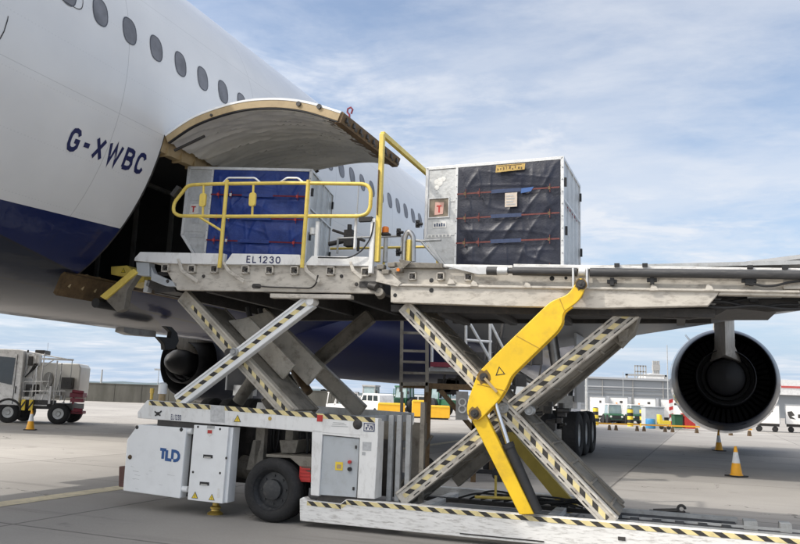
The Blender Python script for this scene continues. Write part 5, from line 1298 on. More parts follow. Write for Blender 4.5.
# local x = along the truck, cab towards -x ; y = depth ; near side at y = 0
mb = MB(); mb.prism([(-3.6, .75), (-.65, .75), (-.65, 3.05), (-1.0, 3.12), (-3.2, 3.12), (-3.6, 2.2)], 0, 2.4); CB = mb.build('cab', 'truck_cab', FT, bevel=.04)
mb = MB(); mb.prism([(-2.6, 1.75), (-1.25, 1.6), (-1.2, 2.75), (-2.6, 2.8)], -.012, .02); mb.build('window', 'glass', CB)
mb = MB(); mb.box(-1.0, -.93, -.02, 0, 1.25, 1.55); mb.box(-2.55, -2.5, -.01, .01, .8, 2.85); mb.box(-1.1, -1.06, -.01, .01, .8, 2.9); mb.build_each('door_handle', 'black', CB)
mb = MB(); mb.box(-3.5, 2.9, .25, 2.15, .62, .86); mb.box(-.5, 1.6, .1, .6, .8, 1.0); mb.build('chassis', 'dark', FT)
for x_ in (-1.35, 2.05):
    mb = MB()
    for y_ in (.02, 2.05):
        mb.lathe([(0, .06), (.28, .05), (.30, 0), (.46, .0), (.52, .05), (.52, .30), (.46, .34), (0, .34)], (x_, y_, .52), 'y', 28)
    w_ = mb.build_each('wheel', 'tyre', FT)[0]
    mb = MB(); mb.lathe([(0, .02), (.10, .01), (.14, .04), (.27, .03)], (x_, .02, .52), 'y', 22); mb.build('hub', 'wheel_grey', w_)
mb = MB(); mb.tube(arc((0, 0), 1, 0, 1, 1) and [(-1.35 + .64 * math.cos(a), .0, .52 + .64 * math.sin(a)) for a in [math.radians(t) for t in range(10, 171, 16)]], .06, 6); mb.build('mudguard', 'black', FT)
mb = MB(); p_ = [(.05, 1.25), (.2, 1.1), (3.0, 1.15), (3.1, 1.3), (3.1, 2.45), (2.9, 2.62), (.3, 2.62), (.05, 2.4)]; mb.prism(p_, .5, 2.2); TK = mb.build('tank', 'tank', FT, bevel=.05)
mb = MB(); mb.lathe([(0, -.02), (.34, -.02), (.36, .05), (.3, .12)], (.95, .40, 1.85), 'y', 24); mb.lathe([(.30, -.05), (.12, -.06), (0, -.05)], (.95, .40, 1.85), 'y', 20); mb.build('hose_reel', 'truck_grey', FT)
mb = MB(); mb.box(-.52, -.10, .3, .5, 1.9, 2.95); mb.box(.05, .12, .15, .25, .8, 2.95); mb.box(.62, .67, .1, .2, .9, 3.0); mb.box(1.55, 1.62, .1, .2, .8, 2.7); mb.box(-.50, .30, .2, .6, 2.45, 2.9); mb.box(.5, 2.7, .1, .16, 2.72, 2.80); mb.rod((-.2, .2, 3.0), (2.2, .2, 2.78), .03); mb.rod((.6, .2, 2.4), (1.4, .2, 2.78), .03)
mb.box(-.55, .25, .1, .16, 1.0, 1.12); mb.box(.3, 1.2, .12, .3, .75, 1.25); mb.box(1.3, 1.45, .0, .2, .85, 1.6)
for k in range(7): mb.rod((-.45 + k * .42, .08, 1.0), (-.45 + k * .42 + (.3 if k % 2 else -.1), .1, 1.75 + .25 * (k % 3)), .022, 6)
mb.rod((-.5, .08, 1.35), (2.4, .08, 1.42), .025, 6); mb.rod((-.5, .08, 1.75), (1.2, .08, 1.8), .02, 6)
mb.build('pump_frame', 'truck_cab', FT, bevel=.006)
mb = MB(); mb.box(-.42, -.1, .12, .2, 2.45, 2.85); mb.box(-.1, .55, .3, 1.2, 2.96, 3.14); mb.box(-.6, -.5, .2, .3, 3.0, 3.12); mb.box(-.45, .35, .25, .5, 1.15, 1.65); mb.build_each('control_box', 'dark', FT, bevel=.02)
mb = MB(); random.seed(9)
for k in range(12):
    x_ = random.uniform(-.4, 2.6); z_ = random.uniform(.8, 1.9); s_ = random.uniform(.04, .12); mb.box(x_, x_ + s_ * 1.4, .1, .3, z_, z_ + s_ * 1.6) if k % 2 else mb.rod((x_, .15, z_), (x_ + s_, .15, z_ + s_ * 4), s_ * .4, 8)
mb.build_each('valve', 'galv', FT)
mb = MB()
for k in range(3): mb.tube(roundpath([(-.5 - .0, .15 + k * .05, 1.95 + k * .02), (-.3, .15, 2.1), (-.05 + k * .1, .12, 2.35), (.05 + k * .1, .12, 2.55)], .15), .035, 8)
mb.build_each('hose', 'black', FT)
mb = MB()
for x_ in (-.46, .06): mb.box(x_, x_ + .26, -.04, .02, .55, 1.0, 0); mb.prism([(x_, .6), (x_ + .26, .85), (x_ + .26, .98), (x_, .73)], -.045, -.041, 1)
mb.build('hazard_board', ['label_yellow', 'black'], FT)
mb = MB(); mb.box(2.0, 2.75, .1, .5, 1.50, 2.0); mb.build('rear_locker', 'dark', FT, bevel=.02)
mb = MB(); mb.box(2.6, 3.5, .3, 1.0, 1.15, 1.35); mb.box(2.7, 3.6, .2, .5, .95, 1.12); mb.rod((2.8, .2, 1.42), (3.6, .2, 1.38), .07); mb.rod((3.0, .2, .62), (3.6, .3, .6), .09); mb.box(2.7, 3.6, .3, .9, .45, .58); mb.box(2.8, 2.9, .3, .5, .5, 1.2); mb.build('rear_coupling', 'maroon', FT, bevel=.02)
mb = MB(); mb.rod((1.9, .15, 1.4), (1.9, .15, 2.6), .04); mb.rod((2.6, .15, 2.0), (2.6, .15, 2.75), .03); mb.rod((-.7, .2, 1.9), (-.25, .3, 2.7), .02); mb.rod((-.62, .2, 2.2), (-.62, .2, 2.95), .02); mb.rod((.4, 1.0, 3.1), (.4, 1.0, 3.5), .012); mb.build('pipework', 'steel', FT)

FT.location.x = (-16.453, 0.244)[0] + .80
for o in FT.children_recursive:
    fk = .60; nm = o.name.split('.')[0]
    cs = [v.co.x for v in o.data.vertices]; cx_ = (min(cs) + max(cs)) / 2
    for v in o.data.vertices:
        if nm in ('wheel', 'hub', 'mudguard'): v.co.x = cx_ * fk + (v.co.x - cx_) * .86; v.co.z *= .86
        else: v.co.x *= fk
# ------------------------------------------------------------------ blast wall and lineside
WL = MB(); wx0, wx1 = -75, -4
n_ = 24
for k in range(n_):
    x_ = wx0 + (wx1 - wx0) * k / n_; WL.box(x_ + .02, x_ + (wx1 - wx0) / n_ - .02, 84, 84.4, 0, 1.9); 
WL.box(wx0, wx1, 83.95, 84.45, 1.9, 1.98)
tag(WL.build('blast_wall', 'wall'), 'long low weathered concrete wall across the far side of the apron', 'wall')
tag(ridge('treeline', -200, -20, 150, 3.2, 'tree', 5.5, 3, .2), 'dark band of low trees beyond the concrete wall', 'trees', kind='stuff')
bpy.data.objects['treeline']['kind'] = 'stuff'
def mast(x, y, h, r, label, head=True):
    mb = MB(); mb.tube([(0, 0, 0), (0, 0, h)], [r, r * .6], 8); 
    if head: mb.box(-.5, .5, -.1, .1, h - .1, h + .1)
    o = mb.build('lamp_mast', 'galv'); o.location = (x, y, 0); return tag(o, label, 'lamp mast', 'masts along the horizon')
for p_, h_, l_ in (((-26.615, 2.075), 3.7, 'thin mast just behind the concrete wall near the left engine'),):
    mast(p_[0], 86, h_, .06, l_)
mast((-53.652, 2.159)[0], 140, 4.6, .25, 'stubby dark mast rising over the wall between truck and loader', False)

# ------------------------------------------------------------------ terminal buildings on the right
TB = empty('terminal_building', (0, 0, 0), 0, 'long low grey terminal behind the row of parked carts', 'building')
a_, b2 = (40.567, 7.223), (100.206, 9.286); zt = 8.6
mb = MB(); mb.box(34, 128, 190, 230, 0, 7.6); mb.build('wall', 'bldg', TB)
mb = MB(); mb.box(33.5, 128.5, 189.5, 230.5, 7.62, 8.1); mb.box(33.6, 128.4, 189.8, 189.95, 5.6, 5.9); mb.build('roof', 'bldg_light', TB)
mb = MB()
for k in range(12): mb.box(36 + k * 7.5, 36.15 + k * 7.5, 189.75, 189.95, 0, 7.6)
for k in range(5): mb.box(33.7, 128.3, 189.85, 189.95, 1.2 + k * .95, 1.25 + k * .95)
mb.build('cladding_joint', 'truck_grey', TB)
p0, p1 = (57.540, 7.357), (67.826, 7.713)
mb = MB(); zt_ = (63.590, 9.182)[1]
mb.box(p0[0], p1[0], 192, 192.5, zt_ - .45, zt_); mb.box(p0[0], p0[0] + .5, 192, 192.5, 8.1, zt_); mb.box(p1[0] - .5, p1[0], 192, 192.5, 8.1, zt_); mb.build('roof_gantry', 'truck_grey', TB)
mb = MB(); q0 = (63.208, 7.591); q1 = (68.279, 7.767); mb.prism([(q0[0], 8.1), (q1[0], 8.1), (q1[0], 9.3), (q0[0] + 1.4, 9.6), (q0[0], 8.8)], 194, 200); mb.build('rooflight', 'truck_white', TB)
mb = MB(); q0 = (61.078, 9.841); q1 = (63.930, 11.595)
mb.box(q0[0], q1[0], 196, 196.2, q1[1] - .3, q1[1]); mb.box(q0[0], q1[0], 196, 196.2, q0[1], q0[1] + .3)
for k in range(5): x_ = q0[0] + (q1[0] - q0[0]) * k / 4.; mb.box(x_ - .12, x_ + .12, 196, 196.2, 8.1, q1[1])
mb.build('roof_screen', 'truck_grey', TB)
mb = MB(); q0 = (66.227, 9.567); q1 = (68.110, 12.979)
for k in range(4): x_ = q0[0] + (q1[0] - q0[0]) * (k + .5) / 4; mb.rod((x_, 198, 8.1), (x_, 198, q1[1]), .22, 8)
mb.box(q0[0], q1[0], 197.6, 198.4, q0[1] + 1.0, q0[1] + 2.4); mb.build('flue_stack', 'truck_grey', TB)
RB = empty('pier_building', (0, 0, 0), 0, 'white pier building with a red stripe beyond the near engine', 'building')
x0_, zt_ = (74.783, 7.442); zr0 = (77.061, 5.873)[1]; zr1 = (77.079, 6.261)[1]; zb_ = (76.995, 4.518)[1]
mb = MB(); mb.box(x0_ - 8, x0_ + 60, 150, 160, zb_, zt_); mb.build('wall', 'truck_white', RB)
mb = MB(); mb.box(x0_ - 8.1, x0_ + 60, 149.9, 149.97, zr0, zr1); mb.build('red_stripe', 'redline', RB)
mb = MB(); mb.box(x0_ - 7, x0_ + 59, 151, 159, 0, zb_ - .02); mb.build('lower_wall', 'bldg', RB)
# masts
p_ = (17.374, 4.999); mast(p_[0], 70, p_[1], .16, 'thick grey lighting post in front of the parked carts', True)
p_ = (38.973, 10.308); mast(p_[0], 110, p_[1], .10, 'tall thin pole beside the near engine', False)
p_ = (54.745, 9.283); mast(p_[0], 185, p_[1], .10, 'thin rod on the skyline above the terminal roof', False)

# ------------------------------------------------------------------ parked box carts, tugs, bollards
def boxcart(px0, px1, ytop, ybot, Y, label, mark=False):
    a_ = WY(px0, ybot, Y); 
    return a_
def cart(x0_, x1_, Y, zt_, label, mark=False, dp=1.7):
    r = empty('box_cart', (x0_, Y + .2, 0), math.radians(-27), label, 'cargo cart', 'white box carts parked in a row'); w = (x1_ - x0_) * .93
    mb = MB(); mb.box(0, w, 0, dp, .62, zt_); b_ = mb.build('box', 'truck_white', r, bevel=.03)
    mb = MB(); mb.box(-.02, w + .02, -.02, .0, zt_ - .08, zt_ + .02); mb.box(-.02, .04, -.02, 0, .6, zt_); mb.box(w - .04, w + .02, -.02, 0, .6, zt_); mb.build('edge_trim', 'bldg', b_)
    if mark:
        mb = MB(); c = Vector((w * .2, zt_ - .8)); mb.prism([c + Vector(t) for t in ((-.25, .25), (.05, .3), (.25, .0), (.0, -.08), (.3, -.3), (-.1, -.25), (-.22, .0))], -.012, -.001); mb.box(w * .42, w * .8, -.012, -.001, zt_ - 1.0, zt_ - .72); mb.build('cart_mark', 'dark', b_)
    else:
        mb = MB(); mb.box(w * .62, w * .75, -.012, -.001, zt_ - .55, zt_ - .35); mb.build('cart_mark', 'dark', b_)
    mb = MB(); mb.box(.05, w - .05, .2, dp - .2, .42, .61); mb.build('frame', 'dark', r)
    for x_ in (.35, w - .35):
        mb = MB(); mb.lathe([(0, -.1), (.12, -.1), (.21, -.08), (.21, .08), (0, .1)], (x_, .3, .21), 'y', 14); mb.lathe([(0, -.1), (.12, -.1), (.21, -.08), (.21, .08), (0, .1)], (x_, dp - .3, .21), 'y', 14); mb.build_each('wheel', 'tyre', r)
    return r
Yc = 68
cart(*[(17.172, 1.930)[0], (18.676, 1.981)[0]], Yc, (18.059, 2.266)[1], 'white box cart leftmost of the row, just right of the grey lighting post')
cart(*[(18.985, 1.992)[0], (20.976, 2.061)[0]], Yc + 1, (20.121, 2.309)[1], 'white box cart behind the first green tug')
cart(*[(21.418, 2.076)[0], (23.454, 2.146)[0]], Yc + 1, (22.814, 2.296)[1], 'white box cart behind the second green tug and grey cabinet')
cart(*[(23.985, 2.164)[0], (26.021, 2.234)[0]], Yc + 1.5, (25.058, 2.284)[1], 'white box cart half hidden by the near engine, behind the red bin')
cart(*[(27.019, 2.024)[0], (28.946, 2.091)[0]], 58, (28.226, 2.029)[1], 'white box cart immediately right of the near engine', False)
cart(*[(29.437, 2.108)[0], (31.629, 2.183)[0]], 58, (30.115, 2.094)[1], 'white box cart with a black mark at the right edge', True)
def tug(x, y, label, rz=0, s=1.):
    r = empty('airport_tug', (x, y, 0), rz, label, 'tug', 'green tugs parked on the far apron')
    mb = MB(); mb.box(-.85 * s, .85 * s, 0, 2.6 * s, .45 * s, 1.15 * s); b_ = mb.build('body', 'green', r, bevel=.06)
    mb = MB(); mb.prism([(-.80 * s, 1.16 * s), (.80 * s, 1.16 * s), (.68 * s, 2.15 * s), (-.68 * s, 2.15 * s)], .5 * s, 2.2 * s); cb_ = mb.build('cab', 'glass_light', r, bevel=.03)
    mb = MB(); mb.box(-.74 * s, .74 * s, .42 * s, 2.3 * s, 2.16 * s, 2.28 * s); mb.box(-.82 * s, -.74 * s, .46 * s, .52 * s, 1.16 * s, 2.16 * s); mb.box(.74 * s, .82 * s, .46 * s, .52 * s, 1.16 * s, 2.16 * s); mb.build('roof', 'truck_white', cb_)
    mb = MB(); mb.box(-.5 * s, .5 * s, -.03, 0, .62 * s, .98 * s); mb.box(-.9 * s, .9 * s, -.1, -.03, .4 * s, .52 * s); mb.build('grille', 'black', b_)
    for x_ in (-.62, .62):
        mb = MB(); mb.rod((x_ * s, -.06, .86 * s), (x_ * s, -.02, .86 * s), .11 * s, 12); mb.build('headlight', 'label_white', b_)
    for x_ in (-.78, .78):
        for y_ in (.5, 2.1):
            mb = MB(); mb.lathe([(0, -.14), (.2, -.15), (.38, -.13), (.40, 0), (.38, .13), (.2, .15), (0, .14)], (x_ * s, y_ * s, .4), 'x', 18); mb.build('wheel', 'tyre', r)
    mb = MB(); mb.rod((.3 * s, .9 * s, 2.28 * s), (.3 * s, .9 * s, 2.42 * s), .07, 8); mb.build('beacon', 'orange', cb_)
    return r
p_ = (22.150, 77.260); tug((18.348, 0.275)[0], 64, 'green cab tug facing the camera between the white carts', 0, .74)
tug((20.545, 0.351)[0], 65, 'green cab tug partly behind the grey cabinet', 0, .74)
def bollard(px_x, y, label):
    r = tag(None or empty('bollard', (px_x, y, 0)), label, 'bollard', 'black and yellow bollards')
    mb = MB()
    for k in range(5): mb.lathe([(.22, k * .26), (.22, (k + 1) * .26)], (0, 0, 0), 'z', 16, k % 2)
    mb.lathe([(.22, 1.3), (.15, 1.36), (0, 1.38)], (0, 0, 0), 'z', 16, 1); mb.build('post', ['label_yellow', 'black'], r)
bollard((15.578, 0.385)[0], 60, 'black and yellow bollard before the leftmost white cart'); bollard((18.275, 0.478)[0], 60, 'black and yellow bollard between the two green tugs, to the right of the first'); bollard((19.232, 0.510)[0], 60, 'black and yellow bollard just left of the grey cabinet')
mb = MB(); q0, q1 = (18.808, 0.558), (20.218, 1.494); mb.box(q0[0], q1[0], 58, 59, 0, q1[1]); mb.box(q0[0] - .05, q1[0] + .05, 57.95, 59.05, q1[1], q1[1] + .08); tag(mb.build('equipment_cabinet', 'grey_box', bevel=.02), 'grey metal cabinet behind the blue barrel', 'cabinet')
mb = MB(); q0, q1 = (18.014, 0.623), (18.691, 0.646); r_ = (q1[0] - q0[0]) / 2; mb.lathe([(0, 0), (r_, 0), (r_ * 1.03, .3), (r_, .62), (r_ * .9, .68), (0, .7)], ((q0[0] + q1[0]) / 2, 55.5, .03), 'z', 18); tag(mb.build('water_barrel', 'bin_blue'), 'bright blue barrel in front of the grey cabinet', 'barrel')
q0, q1 = (18.834, 0.651), (19.654, 0.679); r = empty('yellow_cart', (q0[0], 55, 0), 0, 'small yellow hand cart right of the blue barrel', 'hand cart'); w = q1[0] - q0[0]
mb = MB(); mb.box(0, w, 0, .6, .35, .62); mb.prism([(0, .62), (w * .3, .62), (w * .2, 1.0), (0, 1.05)], 0, .6); mb.build('tray', 'label_yellow', r, bevel=.02)
mb = MB()
for x_ in (.15, w - .15): mb.lathe([(0, -.05), (.15, -.05), (.15, .05), (0, .05)], (x_, .05, .15), 'y', 12)
mb.rod((w * .8, .1, .6), (w * 1.0, .1, 1.05), .03); mb.build_each('wheel', 'black', r)
for (a0, b0, ztp, nm, m_, lb) in ((674.5, 683, 416, 'waste_bin', 'dgreen', 'dark green bin between the yellow cart and the red bin'), (684.5, 696, 415, 'waste_bin', 'red', 'red bin partly behind the lower lip of the near engine')):
    pass
q0, q1 = (20.265, 0.669), (20.882, 0.690); z_ = (20.672, 1.004)[1]; mb = MB(); mb.prism([(q0[0] + .05, .08), (q1[0] - .05, .08), (q1[0], z_), (q0[0], z_)], 56, 56.7); mb.box(q0[0] - .03, q1[0] + .03, 55.95, 56.75, z_, z_ + .07); tag(mb.build('waste_bin', 'dgreen', bevel=.02), 'dark green bin between the yellow cart and the red bin', 'waste bin', 'waste bins')
q0, q1 = (20.991, 0.694), (21.826, 0.723); z_ = (21.401, 1.100)[1]; mb = MB(); mb.prism([(q0[0] + .05, .08), (q1[0] - .05, .08), (q1[0], z_), (q0[0], z_)], 56, 56.7); mb.box(q0[0] - .03, q1[0] + .03, 55.95, 56.75, z_, z_ + .07); tag(mb.build('waste_bin', 'red', bevel=.02), 'red bin beside the dark green bin, partly behind the engine', 'waste bin', 'waste bins')
r = empty('barrier_board', ((21.472, 0.282)[0], 60, 0), 0, 'red and white barrier board standing beside the near engine', 'barrier'); mb = MB(); zt_ = (21.477, 2.197)[1]
for k in range(7): mb.prism([(-.14, .2 + k * zt_ / 8), (.16, .3 + k * zt_ / 8), (.16, .3 + (k + 1) * zt_ / 8), (-.14, .2 + (k + 1) * zt_ / 8)], 0, .08, k % 2)
mb.build('striped_board', ['red', 'label_white'], r)
# low yellow barrier rails on feet, in lengths
k = 0
for (xa, xb, Y_, lb) in ((588, 626, 50, 'low orange barrier rail in front of the leftmost white cart and first tug'), (628, 668, 50, 'low orange barrier rail in front of the grey cabinet'), (670, 712, 50, 'low orange barrier rail running behind the near engine'), (730, 757, 46, 'low orange barrier rail showing right of the cone beneath the engine')):
    pass
def rail(x0_, x1_, Y_, lb, z=.42):
    r = empty('barrier_rail', (x0_, Y_, 0), 0, lb, 'barrier rail', 'low barrier rails on the far apron'); w = x1_ - x0_
    mb = MB(); mb.box(0, w, 0, .10, z - .06, z + .03); mb.build('beam', 'cone_orange', r)
    for t in (.12, .9):
        mb = MB(); mb.prism([(w * t - .10, 0), (w * t + .10, 0), (w * t + .04, z - .1), (w * t - .04, z - .1)], -.05, .17); mb.build('foot', 'rust', r)
rail((12.488, 0.333)[0], (14.041, 0.386)[0], 50, 'low orange barrier rail in front of the leftmost white cart and first tug')
rail((14.106, 0.389)[0], (15.854, 0.449)[0], 50, 'low orange barrier rail in front of the gap between the tugs')
rail((15.918, 0.451)[0], (17.667, 0.511)[0], 50, 'low orange barrier rail in front of the grey cabinet')
rail((17.732, 0.513)[0], (19.740, 0.582)[0], 50, 'low orange barrier rail running behind the near engine')
rail((20.684, 0.442)[0], (22.177, 0.493)[0], 48, 'low orange barrier rail right of the cone beneath the engine')
# white cab lorry seen through the scissor
r = empty('white_lorry', ((10.902, 0.471)[0], 52, 0), 0, 'white cab lorry glimpsed behind the aircraft wheels', 'lorry'); w = (12.518, 0.527)[0] - (10.902, 0.471)[0]
mb = MB(); zt_ = (11.780, 2.330)[1]; mb.prism([(0, .6), (w, .6), (w, zt_), (w * .45, zt_), (0, zt_ * .72)], 0, 2.2); b_ = mb.build('cab', 'truck_white', r, bevel=.06)
mb = MB(); mb.box(w * .55, w * .85, -.02, -.001, zt_ * .55, zt_ * .9); mb.build('window', 'glass_light', b_)
mb = MB(); mb.lathe([(0, -.02), (.25, -.02), (.42, 0), (.42, .3), (0, .3)], (w * .3, .05, .42), 'y', 18); mb.lathe([(0, -.02), (.25, -.02), (.42, 0), (.42, .3), (0, .3)], (w * .85, .05, .42), 'y', 18); mb.build_each('wheel', 'tyre', r)
rail((8.127, 0.746)[0], (10.199, 0.817)[0], 40, 'orange barrier rail just above the aircraft wheels', .95)

# ------------------------------------------------------------------ vehicles seen under the belly
def van(x, y, s, rz, label, nm='white_van'):
    r = empty(nm, (x, y, 0), rz, label, 'van')
    mb = MB(); mb.prism([(-2.0 * s, .35), (2.0 * s, .35), (2.0 * s, 1.15), (1.9 * s, 1.75), (1.6 * s, 1.85), (-.75 * s, 1.85), (-1.25 * s, 1.15), (-1.95 * s, 1.0)], 0, 1.7); b_ = mb.build('body', 'truck_white', r, bevel=.06)
    mb = MB(); mb.prism([(-.95 * s, 1.18), (-.1 * s, 1.18), (-.1 * s, 1.68), (-.65 * s, 1.68)], -.012, -.001); mb.prism([(.05 * s, 1.18), (.85 * s, 1.18), (.85 * s, 1.68), (.05 * s, 1.68)], -.012, -.001); mb.prism([(1.0 * s, 1.18), (1.75 * s, 1.18), (1.7 * s, 1.66), (1.0 * s, 1.66)], -.012, -.001); mb.build('side_window', 'glass', b_)
    mb = MB(); mb.add([(-1.27 * s, .1, 1.17), (-1.27 * s, 1.6, 1.17), (-.8 * s, 1.5, 1.8), (-.8 * s, .2, 1.8)], [(0, 1, 2, 3)]); mb.build('windscreen', 'glass_light', b_)
    for x_ in (-1.3, 1.3):
        mb = MB(); mb.lathe([(0, -.03), (.2, -.03), (.31, 0), (.31, .2), (0, .2)], (x_ * s, .02, .31), 'y', 18); mb.lathe([(0, 1.5), (.31, 1.5), (.31, 1.7), (0, 1.73)], (x_ * s, 0, .31), 'y', 18); mb.build_each('wheel', 'tyre', r)
    return r
Yv = 72
van((-2.644, 0.766)[0], Yv, .95, math.radians(-52), 'small white van parked beneath the belly, between two tractors')
r = empty('service_car', ((-4.232, 0.875)[0], 58, 0), math.radians(-20), 'white open-sided service vehicle with a roof frame beneath the belly', 'service vehicle')
mb = MB(); mb.box(-1.1, 1.0, 0, 1.6, .35, .95); mb.prism([(1.0, .35), (1.25, .35), (1.15, .9), (1.0, .95)], 0, 1.6); b_ = mb.build('body', 'truck_white', r, bevel=.05)
mb = MB()
for y_ in (0, 1.55): mb.tube([(-.4, y_, .9), (-.1, y_, 1.9), (1.0 - .2, y_, 1.8), (1.1, y_, .95)], .05, 8); mb.rod((-1.0, y_, .9), (-.9, y_, 1.75), .04)
mb.rod((-.1, 0, 1.9), (-.1, 1.55, 1.9), .05); mb.rod((.8, 0, 1.8), (.8, 1.55, 1.8), .05); mb.box(-1.0, -.1, 0, 1.55, 1.75, 1.82); mb.build('roof_frame', 'truck_white', r)
mb = MB(); mb.prism([(-.05, .98), (1.0, .98), (.74, 1.74), (-.05, 1.78)], .02, .04); mb.build('side_glass', 'glass_light', b_)
mb = MB(); mb.lathe([(0, -.03), (.3, -.02), (.3, .2), (0, .2)], (-.7, 0, .3), 'y', 16); mb.lathe([(0, -.03), (.3, -.02), (.3, .2), (0, .2)], (.8, 0, .3), 'y', 16); mb.build_each('wheel', 'tyre', r)
def tractor(x, y, rz, label, m='green'):
    r = empty('tractor', (x, y, 0), rz, label, 'tractor', 'tractors parked beneath the belly')
    mb = MB(); mb.box(-1.9, .1, -.4, .4, .9, 1.5); mb.prism([(-.2, .8), (1.1, .8), (1.1, 1.55), (-.2, 1.55)], -.6, .6); b_ = mb.build('body', m, r, bevel=.05)
    mb = MB(); mb.prism([(-.25, 1.56), (1.1, 1.56), (1.0, 2.55), (-.15, 2.55)], -.65, .65); cb_ = mb.build('cab', 'glass_light', r)
    mb = MB(); mb.box(-.3, 1.15, -.75, .75, 2.56, 2.72)
    for (x_, y_) in ((-.22, -.67), (1.08, -.67), (-.22, .67), (1.08, .67), (.45, -.67)): mb.rod((x_, y_, 1.5), (x_ * .9, y_, 2.56), .045, 8)
    mb.rod((-1.2, .2, 1.5), (-1.2, .2, 2.4), .05, 8); mb.build('roof', m, cb_)
    for x_, rr_, w_ in ((.6, .82, .22), (-1.5, .52, .17)):
        for y_ in (-.85, .85):
            mb = MB(); mb.lathe([(0, -w_ * .6), (rr_ * .5, -w_ * .6), (rr_ * .55, -w_), (rr_ * .93, -w_), (rr_, -w_ * .7), (rr_, w_ * .7), (rr_ * .93, w_), (rr_ * .55, w_), (0, w_ * .6)], (x_, y_, rr_), 'y', 26); mb.build('wheel', 'tyre', r)
    mb = MB(); mb.box(-.35, -.28, -1.0, -.8, 1.9, 2.2); mb.build('mirror', 'black', cb_)
    return r
tractor((-2.731, 0.669)[0], 80, math.radians(70), 'dark grey tractor standing behind the small white van', 'truck_grey')
tractor((0.654, 0.832)[0], 76, math.radians(55), 'green tractor behind the yellow tow barrier, seen past the ladder', 'green')
tractor((4.445, 1.010)[0], 72, math.radians(120), 'green tractor glimpsed right of the ladder stand', 'green')
def block(px0, px1, pz, Y_, lb):
    pass
def yblock(x0_, x1_, Y_, z1_, lb):
    r = empty('plough_blade', (x0_, Y_, 0), 0, lb, 'barrier unit', 'yellow plough blades under the belly'); w = x1_ - x0_
    mb = MB(); mb.prism([(0, .12), (w, .12), (w, z1_ - .12), (w - .06, z1_), (.06, z1_), (0, z1_ - .12)], 0, .8); b_ = mb.build('blade', 'plough', r, bevel=.03)
    mb = MB(); mb.box(.05, w - .05, -.04, 0, z1_ - .14, z1_ - .06); mb.box(.1, w - .1, .1, .4, .0, .11, 1); mb.build('trim', ['label_yellow', 'dark'], r)
yblock((-1.418, 0.529)[0], (0.788, 0.605)[0], 62, (-0.436, 1.133)[1], 'yellow plough blade behind the ladder channels, left of three')
yblock((1.350, 0.624)[0], (2.553, 0.666)[0], 62.2, (1.807, 1.432)[1], 'yellow box-shaped plough blade beside the ladder stand, middle of three')
yblock((2.626, 0.705)[0], (4.258, 0.761)[0], 60, (3.472, 1.078)[1], 'yellow plough blade right of the ladder stand, right of three')

van((-6.991, 0.429)[0], 88, .95, math.radians(25), 'small white van farthest out under the belly, behind the open-sided service vehicle')
van((-1.353, 0.576)[0], 92, .95, math.radians(-10), 'white van half hidden between the two nearest tractors, beyond the yellow blades')
van((2.523, 0.779)[0], 86, .95, math.radians(15), 'white van glimpsed through the ladder stand under the belly')
van((15.836, 1.308)[0], 80, .98, math.radians(-60), 'white van behind the white lorry, left of the grey lighting post')
# ------------------------------------------------------------------ steel access stand with ladder behind the loader
AS = empty('access_stand', (0, 0, 0), 0, 'grey steel access stand with ladder and diagonal white braces behind the scissors', 'access stand')
YS = 16.
def W3(p, y): return (p[0], y, p[1])
mb = MB()
for a_, b2 in (((0.076, 3.327), (0.108, 1.783)), ((0.605, 3.303), (0.648, 1.801)), ((0.102, 1.947), (0.664, 1.967))): mb.bar(W3(a_, 16), W3(b2, 16), .07, .07)
for z_ in ((0.339, 3.019)[1], (0.351, 2.641)[1], (0.359, 2.412)[1], (0.366, 2.184)[1]): mb.bar(((0.085, 3.073)[0], 16, z_), ((0.611, 3.091)[0], 16, z_), .05, .05)
mb.rod(((0.129, 1.783)[0], 16, (0.129, 1.783)[1]), ((0.155, 1.009)[0], 16, 0), .035); 
mb.build('ladder', 'arm_grey', AS)
mb = MB(); a_, b2 = (0.716, 1.930), (0.706, 0.815); mb.bar((a_[0], 16.2, a_[1]), (b2[0], 16.2, 0.), .07, .07); c2 = (1.560, 1.959); mb.bar((a_[0] - .6, 16.2, a_[1]), (c2[0] + .7, 16.2, a_[1]), .12, .12); d2 = (1.661, 1.052); mb.bar(((0.929, 1.854)[0], 16.2, (0.929, 1.854)[1]), (d2[0], 16.2, d2[1]), .10, .10)
mb.bar((c2[0] + .1, 16.2, a_[1]), (c2[0] + .1, 16.2, 0), .1, .1); mb.bar((a_[0], 18, a_[1]), (a_[0], 18, 0), .1, .1); mb.bar((c2[0] + .7, 18, a_[1]), (c2[0] + .7, 18, 0), .1, .1)
mb.build_each('leg_frame', 'rust', AS)
mb = MB(); a_ = (0.710, 2.310); c2 = (1.604, 2.341); mb.box(a_[0], c2[0] + .9, 16.3, 18.2, a_[1] - .06, a_[1] + .02, 0); mb.box(a_[0], c2[0], 16.25, 16.29, a_[1] + .03, a_[1] + .13, 1); mb.build('deck', ['galv', 'maroon'], AS)
mb = MB()
for a_, b2 in (((1.482, 3.393), (1.498, 2.608)), ((2.008, 3.455), (2.026, 2.280)), ((1.526, 3.394), (2.111, 2.413)), ((2.009, 3.367), (2.346, 2.724)), ((1.491, 2.955), (2.059, 2.931)), ((0.753, 2.820), (0.766, 2.323)), ((0.753, 2.799), (1.582, 2.784)), ((1.145, 2.812), (1.157, 2.336)), ((1.498, 2.608), (1.809, 2.273))): mb.rod((a_[0], 16.6, a_[1]), (b2[0], 16.6, b2[1]), .032, 8)
mb.build('brace_frame', 'alu_frame', AS)
mb = MB(); c2 = (1.382, 1.540); mb.box(c2[0] - .12, c2[0] + .12, 15.95, 16.1, c2[1] - .28, c2[1] + .3); mb.build('control_box', 'truck_grey', AS)
